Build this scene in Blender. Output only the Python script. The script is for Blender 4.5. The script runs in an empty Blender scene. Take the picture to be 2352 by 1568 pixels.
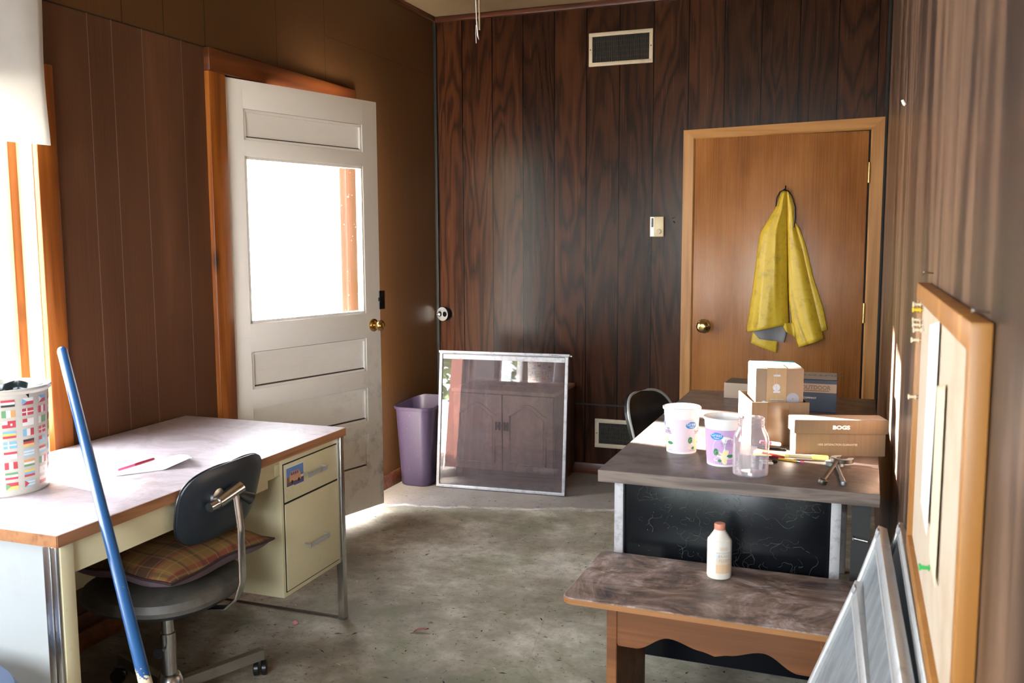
import bpy, bmesh, math, random
from mathutils import Vector, Matrix
random.seed(7)
S = bpy.context.scene
COL = S.collection
PI = math.pi
R = math.radians

# ------------------------------------------------------------------ camera
CAM = Vector((2.5457, -5.3966, 1.4473))
YAW, PITCH, ROLL, FPX = -0.3597, -0.1104, -0.0042, 2106.7
_f = Vector((math.sin(YAW)*math.cos(PITCH), math.cos(YAW)*math.cos(PITCH), math.sin(PITCH)))
_r0 = Vector((math.cos(YAW), -math.sin(YAW), 0)); _u0 = _r0.cross(_f)
_r = math.cos(ROLL)*_r0 + math.sin(ROLL)*_u0
_u = -math.sin(ROLL)*_r0 + math.cos(ROLL)*_u0
cd = bpy.data.cameras.new('camera'); cam = bpy.data.objects.new('camera', cd); COL.objects.link(cam)
m = Matrix((_r, _u, -_f)).transposed().to_4x4(); m.translation = CAM
cam.matrix_world = m
cd.sensor_width = 36.0; cd.lens = FPX/2352*36.0; cd.clip_start = 0.02; cd.clip_end = 200
cd.dof.use_dof = True; cd.dof.focus_distance = 4.3; cd.dof.aperture_fstop = 8.0
S.camera = cam

# ------------------------------------------------------------------ sky, sun, exposure
S.view_settings.view_transform = 'Standard'; S.view_settings.look = 'None'
S.view_settings.gamma = 1.0; S.view_settings.use_curve_mapping = False
S.view_settings.exposure = 4.8
w = bpy.data.worlds.new('sky'); S.world = w; w.use_nodes = True
bg = w.node_tree.nodes['Background']
bg.inputs[0].default_value = (0.86, 0.93, 1.0, 1); bg.inputs[1].default_value = 1.0
sd = bpy.data.lights.new('sun', 'SUN'); sun = bpy.data.objects.new('sun', sd); COL.objects.link(sun)
sd.energy = 8.0; sd.angle = R(1.2); sd.color = (1.0, 0.93, 0.82)
_sdir = Vector((1.0, -0.215, -0.275)).normalized()
sun.rotation_euler = _sdir.to_track_quat('-Z', 'Y').to_euler(); sun.location = (-6, 2, 4)
def portal(name, loc, rot, sx, sy):
    l = bpy.data.lights.new(name, 'AREA'); l.shape = 'RECTANGLE'; l.size = sx; l.size_y = sy
    l.cycles.is_portal = True
    o = bpy.data.objects.new(name, l); COL.objects.link(o); o.location = loc; o.rotation_euler = rot
portal('portal_left', (-0.16, -3.76, 1.38), (0, -PI/2, 0), 1.3, 1.4)
portal('portal_door', (-0.16, -1.60, 1.1), (0, -PI/2, 0), 2.1, 1.05)
portal('portal_front', (1.3, -6.66, 1.5), (PI/2, 0, 0), 2.2, 1.4)
S.cycles.use_denoising = True
S.cycles.max_bounces = 10; S.cycles.diffuse_bounces = 6; S.cycles.glossy_bounces = 4
S.cycles.transparent_max_bounces = 16; S.cycles.transmission_bounces = 6
S.cycles.sample_clamp_indirect = 6.0

# ------------------------------------------------------------------ node helpers
class NT:
    def __init__(s, name):
        s.m = bpy.data.materials.new(name); s.m.use_nodes = True
        s.t = s.m.node_tree; s.b = s.t.nodes['Principled BSDF']; s.out = s.t.nodes['Material Output']
    def n(s, typ, ins=None, **pr):
        x = s.t.nodes.new(typ)
        for k, v in pr.items(): setattr(x, k, v)
        if ins:
            for k, v in ins.items(): s.put(x.inputs[k], v)
        return x
    def put(s, sock, v):
        if isinstance(v, bpy.types.NodeSocket): s.t.links.new(v, sock)
        elif v is not None: sock.default_value = v
    def M(s, op, a, b=None, c=None, clamp=False):
        x = s.n('ShaderNodeMath', operation=op, use_clamp=clamp)
        s.put(x.inputs[0], a)
        if b is not None: s.put(x.inputs[1], b)
        if c is not None: s.put(x.inputs[2], c)
        return x.outputs[0]
    def mix(s, fac, a, b, mode='MIX'):
        x = s.n('ShaderNodeMix', data_type='RGBA', blend_type=mode)
        s.put(x.inputs[0], fac); s.put(x.inputs[6], c4(a)); s.put(x.inputs[7], c4(b))
        return x.outputs[2]
    def ramp(s, fac, stops):
        x = s.n('ShaderNodeValToRGB'); s.put(x.inputs[0], fac)
        e = x.color_ramp.elements
        while len(e) < len(stops): e.new(0.5)
        for i, (p, c) in enumerate(stops): e[i].position = p; e[i].color = c4(c)
        return x.outputs[0]
    def obj(s):
        if not hasattr(s, '_o'): s._o = s.n('ShaderNodeTexCoord').outputs['Object']
        return s._o
    def xyz(s):
        if not hasattr(s, '_x'): s._x = s.n('ShaderNodeSeparateXYZ', {0: s.obj()}).outputs
        return s._x
    def scaled(s, sc, vec=None):
        return s.n('ShaderNodeVectorMath', {0: vec or s.obj(), 1: sc}, operation='MULTIPLY').outputs[0]
    def noise(s, scale, detail=3, rough=.55, vec=None, dist=0.0):
        x = s.n('ShaderNodeTexNoise', {'Scale': scale, 'Detail': detail, 'Roughness': rough, 'Distortion': dist})
        s.put(x.inputs['Vector'], vec or s.obj()); return x.outputs[0]
    def bump(s, h, strength=.3, dist=.002):
        x = s.n('ShaderNodeBump', {'Height': h, 'Strength': strength, 'Distance': dist})
        s.put(s.b.inputs['Normal'], x.outputs[0])
    def fin(s, col=None, rough=None, metal=None, spec=None, **kw):
        if col is not None: s.put(s.b.inputs['Base Color'], c4(col))
        if rough is not None: s.put(s.b.inputs['Roughness'], rough)
        if metal is not None: s.put(s.b.inputs['Metallic'], metal)
        if spec is not None: s.put(s.b.inputs['Specular IOR Level'], spec)
        for k, v in kw.items(): s.put(s.b.inputs[k], v)
        return s.m
def c4(c):
    if isinstance(c, (tuple, list)) and len(c) == 3: return (c[0], c[1], c[2], 1)
    return c
def srgb(r, g, b):
    f = lambda v: ((v/255+.055)/1.055)**2.4 if v/255 > .04045 else v/255/12.92
    return (f(r), f(g), f(b))
def tone(c, k): return tuple(min(1, v*k) for v in c)

def plain(name, col, rough=.5, metal=0.0, var=.12, sc=8, bump=0, spec=None):
    n = NT(name); f = n.noise(sc, 4)
    c = n.mix(f, tone(col, 1-var), tone(col, 1+var))
    if bump: n.bump(n.noise(sc*12, 3), bump, .002)
    return n.fin(c, rough, metal, spec)
def dirty(name, col, dirt, amt=.5, rough=.5, metal=0.0, sc=6, lo=.55, hi=.75, bump=.1):
    n = NT(name); f = n.noise(sc, 6, .7)
    k = n.M('MULTIPLY', n.n('ShaderNodeMapRange', {0: f, 1: lo, 2: hi}).outputs[0], amt)
    f2 = n.noise(sc*9, 3); k2 = n.M('MULTIPLY', n.n('ShaderNodeMapRange', {0: f2, 1: .68, 2: .75}).outputs[0], amt*.6)
    kk = n.M('MAXIMUM', k, k2)
    if bump: n.bump(f2, bump, .002)
    return n.fin(n.mix(kk, col, dirt), rough, metal)

def wood(name, dark, mid, light, along='z', across=7.0, alen=.5, rings=28, rough=.4, fibre=.35, ringamt=.5,
         planks=None, grooves=None, groove_col=(.01, .006, .004), groove_w=.0018, tint=.25, plank_axis=0, upper=None, knots=None, spec=None, ringpow=1.6):
    """planks=(offset, spacing) on plank_axis; grooves=list of positions; upper=(z, material tone...)"""
    n = NT(name); X = n.xyz()
    ax = {'x': 0, 'y': 1, 'z': 2}[along]
    sc = [across]*3; sc[ax] = alen
    vec = n.scaled(tuple(sc)); tintv = None; gm = None
    def cmpn(v, eps): return n.M('COMPARE', X[plank_axis], v, eps)
    if planks:
        q = n.M('DIVIDE', n.M('SUBTRACT', X[plank_axis], planks[0]), planks[1])
        idx = n.M('FLOOR', q); fr = n.M('FRACT', q)
        off = n.n('ShaderNodeCombineXYZ', {0: n.M('MULTIPLY', idx, 7.31), 1: n.M('MULTIPLY', idx, 3.7), 2: n.M('MULTIPLY', idx, 11.13)}).outputs[0]
        vec = n.n('ShaderNodeVectorMath', {0: vec, 1: off}, operation='ADD').outputs[0]
        wn = n.n('ShaderNodeTexWhiteNoise', {'W': n.M('ADD', idx, .37)}, noise_dimensions='1D').outputs[0]
        tintv = n.M('MULTIPLY_ADD', wn, tint*2, 1-tint)
        e = n.M('MINIMUM', fr, n.M('SUBTRACT', 1.0, fr))
        gm = n.M('LESS_THAN', n.M('MULTIPLY', e, planks[1]), groove_w)
    if grooves:
        for g in grooves:
            c = cmpn(g, groove_w); gm = c if gm is None else n.M('MAXIMUM', gm, c)
    nz = n.noise(1.0, 3, .5, vec, .4)
    ring = n.M('MULTIPLY_ADD', n.M('SINE', n.M('MULTIPLY', nz, rings)), .5, .5)
    ring = n.M('POWER', ring, ringpow)
    s2 = [150]*3; s2[ax] = 2.5
    fib = n.noise(1.0, 3, .6, n.scaled(tuple(s2)))
    big = n.noise(1.3, 2, .5, vec)
    v = n.M('ADD', n.M('MULTIPLY', ring, ringamt), n.M('MULTIPLY', fib, fibre))
    v = n.M('ADD', v, n.M('MULTIPLY', big, 1-ringamt-fibre+.1))
    c = n.ramp(v, [(.15, dark), (.48, mid), (.85, light)])
    if tintv is not None:
        hs = n.n('ShaderNodeHueSaturation', {'Value': tintv, 'Color': c}); c = hs.outputs[0]
    if upper:
        z, mul, ug = upper
        um0 = n.M('GREATER_THAN', X[2], z); um = n.M('MAXIMUM', um0, n.M('GREATER_THAN', X[1], -1.06))
        c2 = n.mix(n.M('ADD', n.M('MULTIPLY', fib, .6), n.M('MULTIPLY', n.noise(2.2, 4), .4)), tone(mul, .55), tone(mul, 1.45))
        c = n.mix(um, c, c2)
        ugm = None
        for g in ug:
            k = cmpn(g, .0022); ugm = k if ugm is None else n.M('MAXIMUM', ugm, k)
        seam = n.M('MULTIPLY', n.M('COMPARE', X[2], z, .0025), n.M('LESS_THAN', X[1], -1.0))
        seam = n.M('MAXIMUM', seam, n.M('MULTIPLY', n.M('COMPARE', X[2], 2.47, .0012), n.M('GREATER_THAN', X[1], -1.284)))
        ugm = n.M('MULTIPLY', ugm, um0)
        if gm is not None: gm = n.M('MULTIPLY', gm, n.M('MULTIPLY_ADD', um, -.82, 1.0))
        if gm is not None: gm = n.M('MULTIPLY', gm, n.M('SUBTRACT', 1.0, um0))
        dk = n.M('MAXIMUM', seam, ugm)
        c = n.mix(dk, c, (.012, .008, .005))
    if knots:
        vo = n.n('ShaderNodeTexVoronoi', {'Scale': knots, 'Randomness': 1.0}); vv = [1.0]*3; vv[ax] = .45
        n.put(vo.inputs['Vector'], n.scaled(tuple(vv)))
        soft = n.n('ShaderNodeMapRange', {0: vo.outputs['Distance'], 1: .07, 2: .24, 3: 1.0, 4: 0.0}).outputs[0]
        c = n.mix(n.M('MULTIPLY', soft, .85), c, tone(dark, .25))
    if gm is not None: c = n.mix(gm, c, groove_col)
    h = n.M('MULTIPLY', fib, .25)
    if gm is not None: h = n.M('SUBTRACT', h, gm)
    n.bump(h, .35, .002)
    return n.fin(c, n.M('MULTIPLY_ADD', fib, .15, rough-.07), spec=spec)

# ------------------------------------------------------------------ mesh builder
class MB:
    def __init__(s): s.v = []; s.f = []; s.mi = []; s.sm = []
    def add(s, vs, fs, mi=0, smooth=False, M=None):
        o = len(s.v)
        for p in vs:
            p = Vector(p)
            s.v.append(M @ p if M is not None else p)
        for q in fs: s.f.append([o+i for i in q]); s.mi.append(mi); s.sm.append(smooth)
        return s
    def box(s, x0, y0, z0, x1, y1, z1, mi=0, M=None, bev=0):
        if bev:
            b = min(bev, abs(x1-x0)*.45, abs(y1-y0)*.45, abs(z1-z0)*.45)
            bm = bmesh.new(); bmesh.ops.create_cube(bm, size=1)
            bmesh.ops.scale(bm, vec=(x1-x0, y1-y0, z1-z0), verts=bm.verts)
            bmesh.ops.translate(bm, vec=((x0+x1)/2, (y0+y1)/2, (z0+z1)/2), verts=bm.verts)
            bmesh.ops.bevel(bm, geom=bm.edges[:], offset=b, segments=2, affect='EDGES', profile=.5)
            s.frombm(bm, mi, M); bm.free(); return s
        v = [(x, y, z) for x in (x0, x1) for y in (y0, y1) for z in (z0, z1)]
        return s.add(v, [(0, 1, 3, 2), (4, 6, 7, 5), (0, 4, 5, 1), (2, 3, 7, 6), (0, 2, 6, 4), (1, 5, 7, 3)], mi, False, M)
    def frombm(s, bm, mi=0, M=None, smooth=False):
        bm.verts.ensure_lookup_table(); bm.verts.index_update()
        return s.add([v.co.copy() for v in bm.verts], [[v.index for v in f.verts] for f in bm.faces], mi, smooth, M)
    def lathe(s, prof, n=32, mi=0, M=None, cap0=True, cap1=True, smooth=True, a0=0, a1=2*PI):
        full = abs(a1-a0-2*PI) < 1e-6; k = n if full else n+1
        vs = [(r*math.cos(a0+(a1-a0)*i/n), r*math.sin(a0+(a1-a0)*i/n), z) for r, z in prof for i in range(k)]
        fs = []
        for j in range(len(prof)-1):
            for i in range(n):
                i2 = (i+1) % k
                fs.append((j*k+i, j*k+i2, (j+1)*k+i2, (j+1)*k+i))
        s.add(vs, fs, mi, smooth, M)
        if cap0: s.add([vs[i] for i in range(k)], [tuple(range(k))[::-1]], mi, False, M)
        if cap1: s.add([vs[(len(prof)-1)*k+i] for i in range(k)], [tuple(range(k))], mi, False, M)
        return s
    def tube(s, pts, r, n=12, mi=0, M=None, rs=None, flat=1.0, side=None):
        pts = [Vector(p) for p in pts]; rings = []
        up = Vector(side) if side else None
        for i, p in enumerate(pts):
            t = (pts[min(i+1, len(pts)-1)]-pts[max(i-1, 0)]).normalized()
            if up is None:
                a = Vector((0, 0, 1)) if abs(t.z) < .9 else Vector((1, 0, 0)); up = a
            x = up.cross(t).normalized() if up.cross(t).length > 1e-5 else Vector((1, 0, 0)); y = t.cross(x).normalized()
            rr = rs[i] if rs else r
            rings.append([p + x*math.cos(2*PI*k/n)*rr + y*math.sin(2*PI*k/n)*rr*flat for k in range(n)])
        vs = [q for g in rings for q in g]
        fs = [(j*n+i, j*n+(i+1) % n, (j+1)*n+(i+1) % n, (j+1)*n+i) for j in range(len(pts)-1) for i in range(n)]
        s.add(vs, fs, mi, True, M)
        s.add(rings[0], [tuple(range(n))[::-1]], mi, False, M); s.add(rings[-1], [tuple(range(n))], mi, False, M)
        return s
    def bar(s, a, b, wx, wz, mi=0, M=None, up=(0, 0, 1)):
        """rectangular bar from a to b"""
        a = Vector(a); b = Vector(b); t = (b-a).normalized(); up = Vector(up)
        x = t.cross(up).normalized(); y = x.cross(t).normalized()
        vs = []
        for p in (a, b):
            for sx, sy in ((-1, -1), (1, -1), (1, 1), (-1, 1)): vs.append(p + x*sx*wx/2 + y*sy*wz/2)
        return s.add(vs, [(0, 1, 2, 3)[::-1], (4, 5, 6, 7), (0, 1, 5, 4), (1, 2, 6, 5), (2, 3, 7, 6), (3, 0, 4, 7)], mi, False, M)
    def prism(s, outline, z0, z1, mi=0, M=None, smooth=False):
        """outline in xy extruded along z"""
        k = len(outline)
        vs = [(x, y, z0) for x, y in outline]+[(x, y, z1) for x, y in outline]
        s.add(vs, [tuple(range(k))[::-1], tuple(range(k, 2*k))], mi, False, M)
        return s.add(vs, [(i, (i+1) % k, k+(i+1) % k, k+i) for i in range(k)], mi, smooth, M)
    def grid(s, fn, nu, nv, mi=0, M=None, smooth=True, mif=None):
        vs = [fn(i/nu, j/nv) for j in range(nv+1) for i in range(nu+1)]
        o = len(s.v); s.add(vs, [], mi, smooth, M)
        for j in range(nv):
            for i in range(nu):
                a = j*(nu+1)+i
                s.f.append([o+a, o+a+1, o+a+nu+2, o+a+nu+1]); s.mi.append(mif(i/nu, j/nv) if mif else mi); s.sm.append(smooth)
        return s
    def build(s, name, mats, parent=None, loc=None, rotz=0, solid=0, bevel=0, subsurf=0, sharp=None):
        me = bpy.data.meshes.new(name); me.from_pydata([tuple(v) for v in s.v], [], s.f)
        if not isinstance(mats, (list, tuple)): mats = [mats]
        for m_ in mats: me.materials.append(m_)
        for p, a, b in zip(me.polygons, s.mi, s.sm): p.material_index = min(a, len(mats)-1); p.use_smooth = b
        bm = bmesh.new(); bm.from_mesh(me)
        if not solid:
            bmesh.ops.remove_doubles(bm, verts=bm.verts, dist=1e-6)
            bmesh.ops.recalc_face_normals(bm, faces=bm.faces)
        bm.to_mesh(me); bm.free()
        me.set_sharp_from_angle(angle=R(sharp or 38))
        o = bpy.data.objects.new(name, me); COL.objects.link(o)
        if parent: o.parent = parent
        if loc: o.location = loc
        o.rotation_euler.z = rotz
        if subsurf:
            q = o.modifiers.new('s', 'SUBSURF'); q.levels = subsurf; q.render_levels = subsurf
        if solid:
            q = o.modifiers.new('t', 'SOLIDIFY'); q.thickness = solid; q.offset = 0
        if bevel:
            q = o.modifiers.new('b', 'BEVEL'); q.width = bevel; q.segments = 2; q.limit_method = 'ANGLE'; q.angle_limit = R(50)
        return o
def thing(name, label, cat, loc=(0, 0, 0), rotz=0, group=None):
    o = bpy.data.objects.new(name, None); COL.objects.link(o); o.empty_display_size = .05
    o.location = loc; o.rotation_euler = (0, 0, rotz) if not isinstance(rotz, tuple) else rotz
    o['label'] = label; o['category'] = cat
    if group: o['group'] = group
    return o
def tag(o, label, cat, group=None, kind=None):
    o['label'] = label; o['category'] = cat
    if group: o['group'] = group
    if kind: o['kind'] = kind
    return o
def struct(o, label=None):
    o['kind'] = 'structure'
    if label: o['label'] = label
    return o
def TM(loc=(0, 0, 0), rx=0, ry=0, rz=0):
    return Matrix.Translation(loc) @ Matrix.Rotation(rz, 4, 'Z') @ Matrix.Rotation(ry, 4, 'Y') @ Matrix.Rotation(rx, 4, 'X')
_tc = {}
def text_geo(body, size, extr=.0004, sx=1.0, bold=0):
    """verts/faces of flat lettering, centred, in the XY plane"""
    c = bpy.data.curves.new('t', 'FONT'); c.body = body; c.size = size; c.extrude = extr; c.offset = bold; c.align_x = 'CENTER'; c.align_y = 'CENTER'
    c.resolution_u = 3
    o = bpy.data.objects.new('t', c); COL.objects.link(o)
    dg = bpy.context.evaluated_depsgraph_get(); me = bpy.data.meshes.new_from_object(o.evaluated_get(dg))
    vs = [(v.co.x*sx, v.co.y, v.co.z) for v in me.vertices]; fs = [tuple(p.vertices) for p in me.polygons]
    bpy.data.objects.remove(o); bpy.data.meshes.remove(me); bpy.data.curves.remove(c)
    return vs, fs
def add_text(mb, body, size, M, mi=0, extr=.0004, sx=1.0, warp=None, bold=0):
    vs, fs = text_geo(body, size, extr, sx, bold)
    if warp: vs = [warp(Vector(v)) for v in vs]; M = None
    mb.add(vs, fs, mi, False, M)

# ------------------------------------------------------------------ materials
M_ = {}
M_['back'] = wood('rosewood_panelling', (.0055, .0024, .0013), (.020, .0066, .0029), (.052, .017, .0065), along='z', across=4.0, alen=.6, rings=80, ringpow=.5,
                  planks=(-.011, .2017), rough=.25, ringamt=.34, fibre=.26, tint=.32, spec=.20, groove_col=(.001, .0008, .0006), groove_w=.003)
gro = [-2.826, -2.714, -2.563, -2.348, -.92, -.78, -.64, -.50, -.43, -.27, -.128]
M_['left'] = wood('walnut_panelling', (.055, .024, .0115), (.105, .044, .021), (.175, .075, .036), along='z', across=3.5, alen=.8, rings=9, ringamt=.3, fibre=.4,
                  grooves=gro, groove_col=(.20, .13, .09), groove_w=.0016, rough=.42, plank_axis=1, spec=.3,
                  upper=(2.24, (.088, .039, .0135), [-2.66, -2.443, -2.2, -1.698, -1.284, -3.1, -3.5]))
M_['right'] = wood('worn_panelling', (.012, .008, .006), (.060, .034, .023), (.19, .115, .075), along='z', across=3.2, alen=.3, rings=34, ringpow=.8,
                   planks=(.03, .2), spec=.3, rough=.34, ringamt=.45, fibre=.3, tint=.3, plank_axis=1, groove_col=(.012, .008, .006))
M_['pine'] = wood('orange_stained_pine', (.11, .027, .004), (.25, .068, .008), (.40, .13, .018), along='z', across=14, alen=.8, rings=14, ringamt=.35, fibre=.3, rough=.38, knots=8.0)
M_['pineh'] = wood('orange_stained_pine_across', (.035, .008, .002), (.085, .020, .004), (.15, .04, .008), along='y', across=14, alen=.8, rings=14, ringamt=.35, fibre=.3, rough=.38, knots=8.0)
M_['oakv'] = wood('varnished_casing', (.17, .066, .014), (.33, .145, .038), (.48, .24, .078), along='z', across=16, alen=.8, rings=14, ringamt=.35, fibre=.35, rough=.36)
M_['oakh'] = wood('varnished_casing_across', (.17, .066, .014), (.33, .145, .038), (.48, .24, .078), along='x', across=16, alen=.8, rings=14, ringamt=.35, fibre=.35, rough=.36)
M_['ply'] = wood('varnished_door_veneer', (.11, .036, .008), (.235, .083, .019), (.38, .155, .043), along='z', across=5, alen=1.3, rings=5, ringamt=.3, fibre=.14, rough=.27)
M_['trimred'] = wood('dark_red_moulding', (.03, .009, .004), (.075, .021, .010), (.12, .038, .018), along='x', across=16, alen=.8, rough=.35)
M_['oldwood'] = wood('bench_apron_wood', (.07, .022, .006), (.15, .050, .012), (.26, .10, .028), along='x', across=14, alen=1.2, rings=12, ringamt=.3, fibre=.35, rough=.5)
M_['sunlit_wood'] = plain('sunlit_pale_jamb', (.72, .55, .34), .5, var=.1)  # sun on the jamb is put into this pale colour
M_['ceiling'] = dirty('aged_ceiling', (.24, .165, .085), (.15, .09, .04), .5, .8, sc=2)
M_['white'] = None
def white_paint():
    n = NT('old_white_paint'); X = n.xyz()
    f = n.noise(30, 5, .7, n.scaled((.15, .15, 1)))
    lowm = n.n('ShaderNodeMapRange', {0: X[2], 1: 1.0, 2: .25}).outputs[0]
    edge = n.n('ShaderNodeMapRange', {0: X[0], 1: .55, 2: .92}).outputs[0]
    d = n.noise(9, 7, .75)
    k = n.M('MULTIPLY', n.n('ShaderNodeMapRange', {0: d, 1: .5, 2: .68}).outputs[0], n.M('MULTIPLY', lowm, n.M('MULTIPLY_ADD', edge, .75, .12)))
    crack = n.M('MULTIPLY', n.n('ShaderNodeMapRange', {0: f, 1: .66, 2: .72}).outputs[0], n.M('MULTIPLY_ADD', lowm, .35, .03))
    c = n.mix(n.M('MAXIMUM', k, crack), (.76, .74, .68), (.17, .14, .10))
    g2 = n.noise(1.0, 5, .7, n.scaled((4, 40, 160)))
    c = n.mix(n.M('MULTIPLY', n.n('ShaderNodeMapRange', {0: g2, 1: .60, 2: .70}).outputs[0], n.M('MULTIPLY_ADD', lowm, .3, .08)), c, (.25, .22, .17))
    n.bump(n.M('ADD', f, g2), .2, .002)
    return n.fin(c, .42)
M_['white'] = white_paint()
def concrete():
    n = NT('worn_concrete'); X = n.xyz()
    a = n.noise(1.6, 6, .65); b = n.noise(14, 6, .75); c = n.noise(70, 4, .7); g = n.noise(2.3, 4, .6, n.scaled((1, 1, 1)), .5)
    col = n.ramp(a, [(.38, (.15, .13, .09)), (.5, (.29, .26, .20)), (.62, (.50, .465, .39))])
    col = n.mix(n.n('ShaderNodeMapRange', {0: b, 1: .40, 2: .68, 3: .0, 4: .6}).outputs[0], col, (.15, .13, .10))
    col = n.mix(n.M('MULTIPLY', n.n('ShaderNodeMapRange', {0: g, 1: .52, 2: .66}).outputs[0], .5), col, (.12, .13, .06))
    # pale dusty strip near the back wall with a chalky irregular border
    wob = n.M('MULTIPLY_ADD', n.noise(5, 5, .65), .16, -.08)
    fx = n.M('ADD', n.M('MULTIPLY_ADD', X[0], .265, -1.085), wob)
    dy = n.M('SUBTRACT', X[1], fx)
    mask = n.n('ShaderNodeMapRange', {0: dy, 1: -.012, 2: .015}).outputs[0]
    col = n.mix(n.M('MULTIPLY', mask, .75), col, n.mix(b, (.13, .108, .10), (.30, .262, .25)))
    line = n.n('ShaderNodeMapRange', {0: n.M('ABSOLUTE', n.M('SUBTRACT', dy, .005)), 1: .03, 2: .004}).outputs[0]
    line = n.M('MULTIPLY', line, n.n('ShaderNodeMapRange', {0: n.noise(7, 4, .7), 1: .38, 2: .62, 3: .15, 4: .9}).outputs[0])
    col = n.mix(line, col, (.62, .58, .55))
    spk = n.n('ShaderNodeMapRange', {0: n.noise(38, 5, .75, n.scaled((1, 1.6, 1)), .8), 1: .60, 2: .645}).outputs[0]
    col = n.mix(n.M('MULTIPLY', spk, .85), col, (.03, .028, .022))
    cr = n.n('ShaderNodeTexVoronoi', {'Scale': .9}, feature='DISTANCE_TO_EDGE')
    n.put(cr.inputs['Vector'], n.n('ShaderNodeVectorMath', {0: n.obj(), 1: n.n('ShaderNodeVectorMath', {0: n.n('ShaderNodeTexNoise', {'Scale': 3.0, 'Detail': 5.0}).outputs[1], 1: (.35, .35, .35)}, operation='MULTIPLY').outputs[0]}, operation='ADD').outputs[0])
    col = n.mix(n.M('MULTIPLY', n.M('LESS_THAN', cr.outputs['Distance'], .0015), .18), col, (.05, .045, .035))
    n.bump(n.M('ADD', c, b), .25, .004)
    return n.fin(col, n.M('MULTIPLY_ADD', b, .3, .5))
M_['floor'] = concrete()
def desktop_mat(name, base, stain, rough, sc=4, grain=False, hi=.62):
    n = NT(name)
    v = n.scaled((1, 5, 1) if not grain else (6, .8, 6))
    a = n.noise(sc, 6, .7, v, .6); b = n.noise(sc*1.2, 6, .75, None, 1.2)
    c = n.mix(n.n('ShaderNodeMapRange', {0: b, 1: .45, 2: hi, 3: 0, 4: .7}).outputs[0], base, stain)
    c = n.mix(n.n('ShaderNodeMapRange', {0: a, 1: .45, 2: .75, 3: 0, 4: .5}).outputs[0], c, tone(base, 1.35))
    n.bump(n.noise(200, 2), .08, .001)
    return n.fin(c, n.M('MULTIPLY_ADD', b, .3, rough-.1))
M_['desk1top'] = desktop_mat('mauve_grey_laminate', (.52, .455, .49), (.31, .25, .26), .34)
M_['desk2top'] = desktop_mat('worn_walnut_laminate', (.115, .092, .088), (.030, .022, .020), .30, 5)
M_['desk2edge'] = wood('walnut_laminate_edge', (.06, .042, .035), (.125, .092, .078), (.19, .145, .12), along='x', across=30, alen=3, rings=16, rough=.45)
M_['desk1edge'] = wood('brown_laminate_edge', (.15, .06, .024), (.27, .115, .047), (.36, .17, .075), along='y', across=20, alen=2, rings=14, rough=.45)
def benchmat():
    n = NT('weathered_bench_board')
    v = n.scaled((1, 5, 1)); a = n.noise(5, 6, .7, v, .6); b = n.noise(4.5, 6, .72, None, 1.5); c_ = n.noise(9, 5, .7, n.scaled((1, 2.5, 1)), .8)
    c = n.ramp(b, [(.36, (.045, .034, .038)), (.45, (.135, .088, .066)), (.53, (.25, .175, .145)), (.63, (.46, .39, .375))])
    c = n.mix(n.n('ShaderNodeMapRange', {0: c_, 1: .52, 2: .64, 3: 0, 4: .7}).outputs[0], c, (.065, .05, .052))
    c = n.mix(n.n('ShaderNodeMapRange', {0: a, 1: .5, 2: .7, 3: 0, 4: .45}).outputs[0], c, (.36, .30, .29))
    n.bump(a, .15, .002)
    return n.fin(c, n.M('MULTIPLY_ADD', b, .3, .32))
M_['benchtop'] = benchmat()
M_['benchedge'] = wood('worn_orange_edge', (.15, .055, .018), (.32, .14, .045), (.50, .27, .12), along='x', across=20, alen=1.5, rings=12, ringamt=.3, fibre=.35, rough=.5)
M_['cream'] = dirty('cream_enamel', (.62, .575, .37), (.32, .20, .08), .45, .38, sc=7, lo=.62, hi=.8, bump=.03)
M_['creampale'] = dirty('pale_enamel', (.34, .36, .36), (.26, .24, .21), .3, .4, sc=5)
M_['chrome'] = dirty('dull_chrome', (.55, .55, .54), (.25, .2, .15), .6, .25, 1.0, sc=14)
M_['alu'] = dirty('oxidised_aluminium', (.60, .61, .62), (.25, .25, .25), .6, .42, .75, sc=30)
M_['alupale'] = dirty('white_weathered_frame', (.38, .37, .385), (.12, .11, .11), .75, .5, .2, sc=34, lo=.50)
M_['black'] = plain('black_metal', (.004, .005, .007), .22, var=.3, spec=.3)
M_['blackv'] = plain('black_vinyl', (.008, .0075, .007), .30, var=.3, bump=.1)
M_['slate'] = plain('slate_blue_plastic', (.012, .019, .027), .40, var=.15)
M_['dustyseat'] = dirty('dusty_black_vinyl', (.045, .042, .038), (.16, .14, .11), .8, .55, sc=5, lo=.4, hi=.75)
M_['brass'] = plain('brass', (.62, .42, .16), .2, 1.0)
M_['beige'] = dirty('beige_register_enamel', (.50, .42, .30), (.25, .17, .09), .4, .5, sc=12)
M_['dark'] = plain('dark_void', (.006, .005, .004), .7)
M_['darkmetal'] = plain('dark_slats', (.07, .055, .035), .4, .4)
M_['cardboard'] = wood('brown_cardboard', (.085, .056, .031), (.115, .079, .046), (.145, .102, .062), along='z', across=90, alen=.5, rings=2, ringamt=.15, fibre=.3, rough=.75)
M_['cardpale'] = plain('pale_cardboard', (.33, .25, .19), .75, var=.06)
M_['tape'] = plain('tan_packing_tape', (.42, .31, .18), .25, var=.15, sc=30)
M_['navy'] = plain('navy_print', (.035, .06, .105), .6, var=.1)
M_['ink'] = plain('grey_brown_ink', (.13, .11, .09), .6)
M_['inkblk'] = plain('black_ink', (.02, .02, .02), .5)
M_['inkwhite'] = plain('white_ink', (.75, .74, .72), .6)
M_['inkblue'] = plain('pale_blue_ink', (.23, .36, .55), .6)
M_['skyblue'] = plain('light_blue_print', (.20, .50, .66), .55)
M_['paper'] = plain('white_paper', (.80, .80, .80), .7, var=.04)
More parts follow.
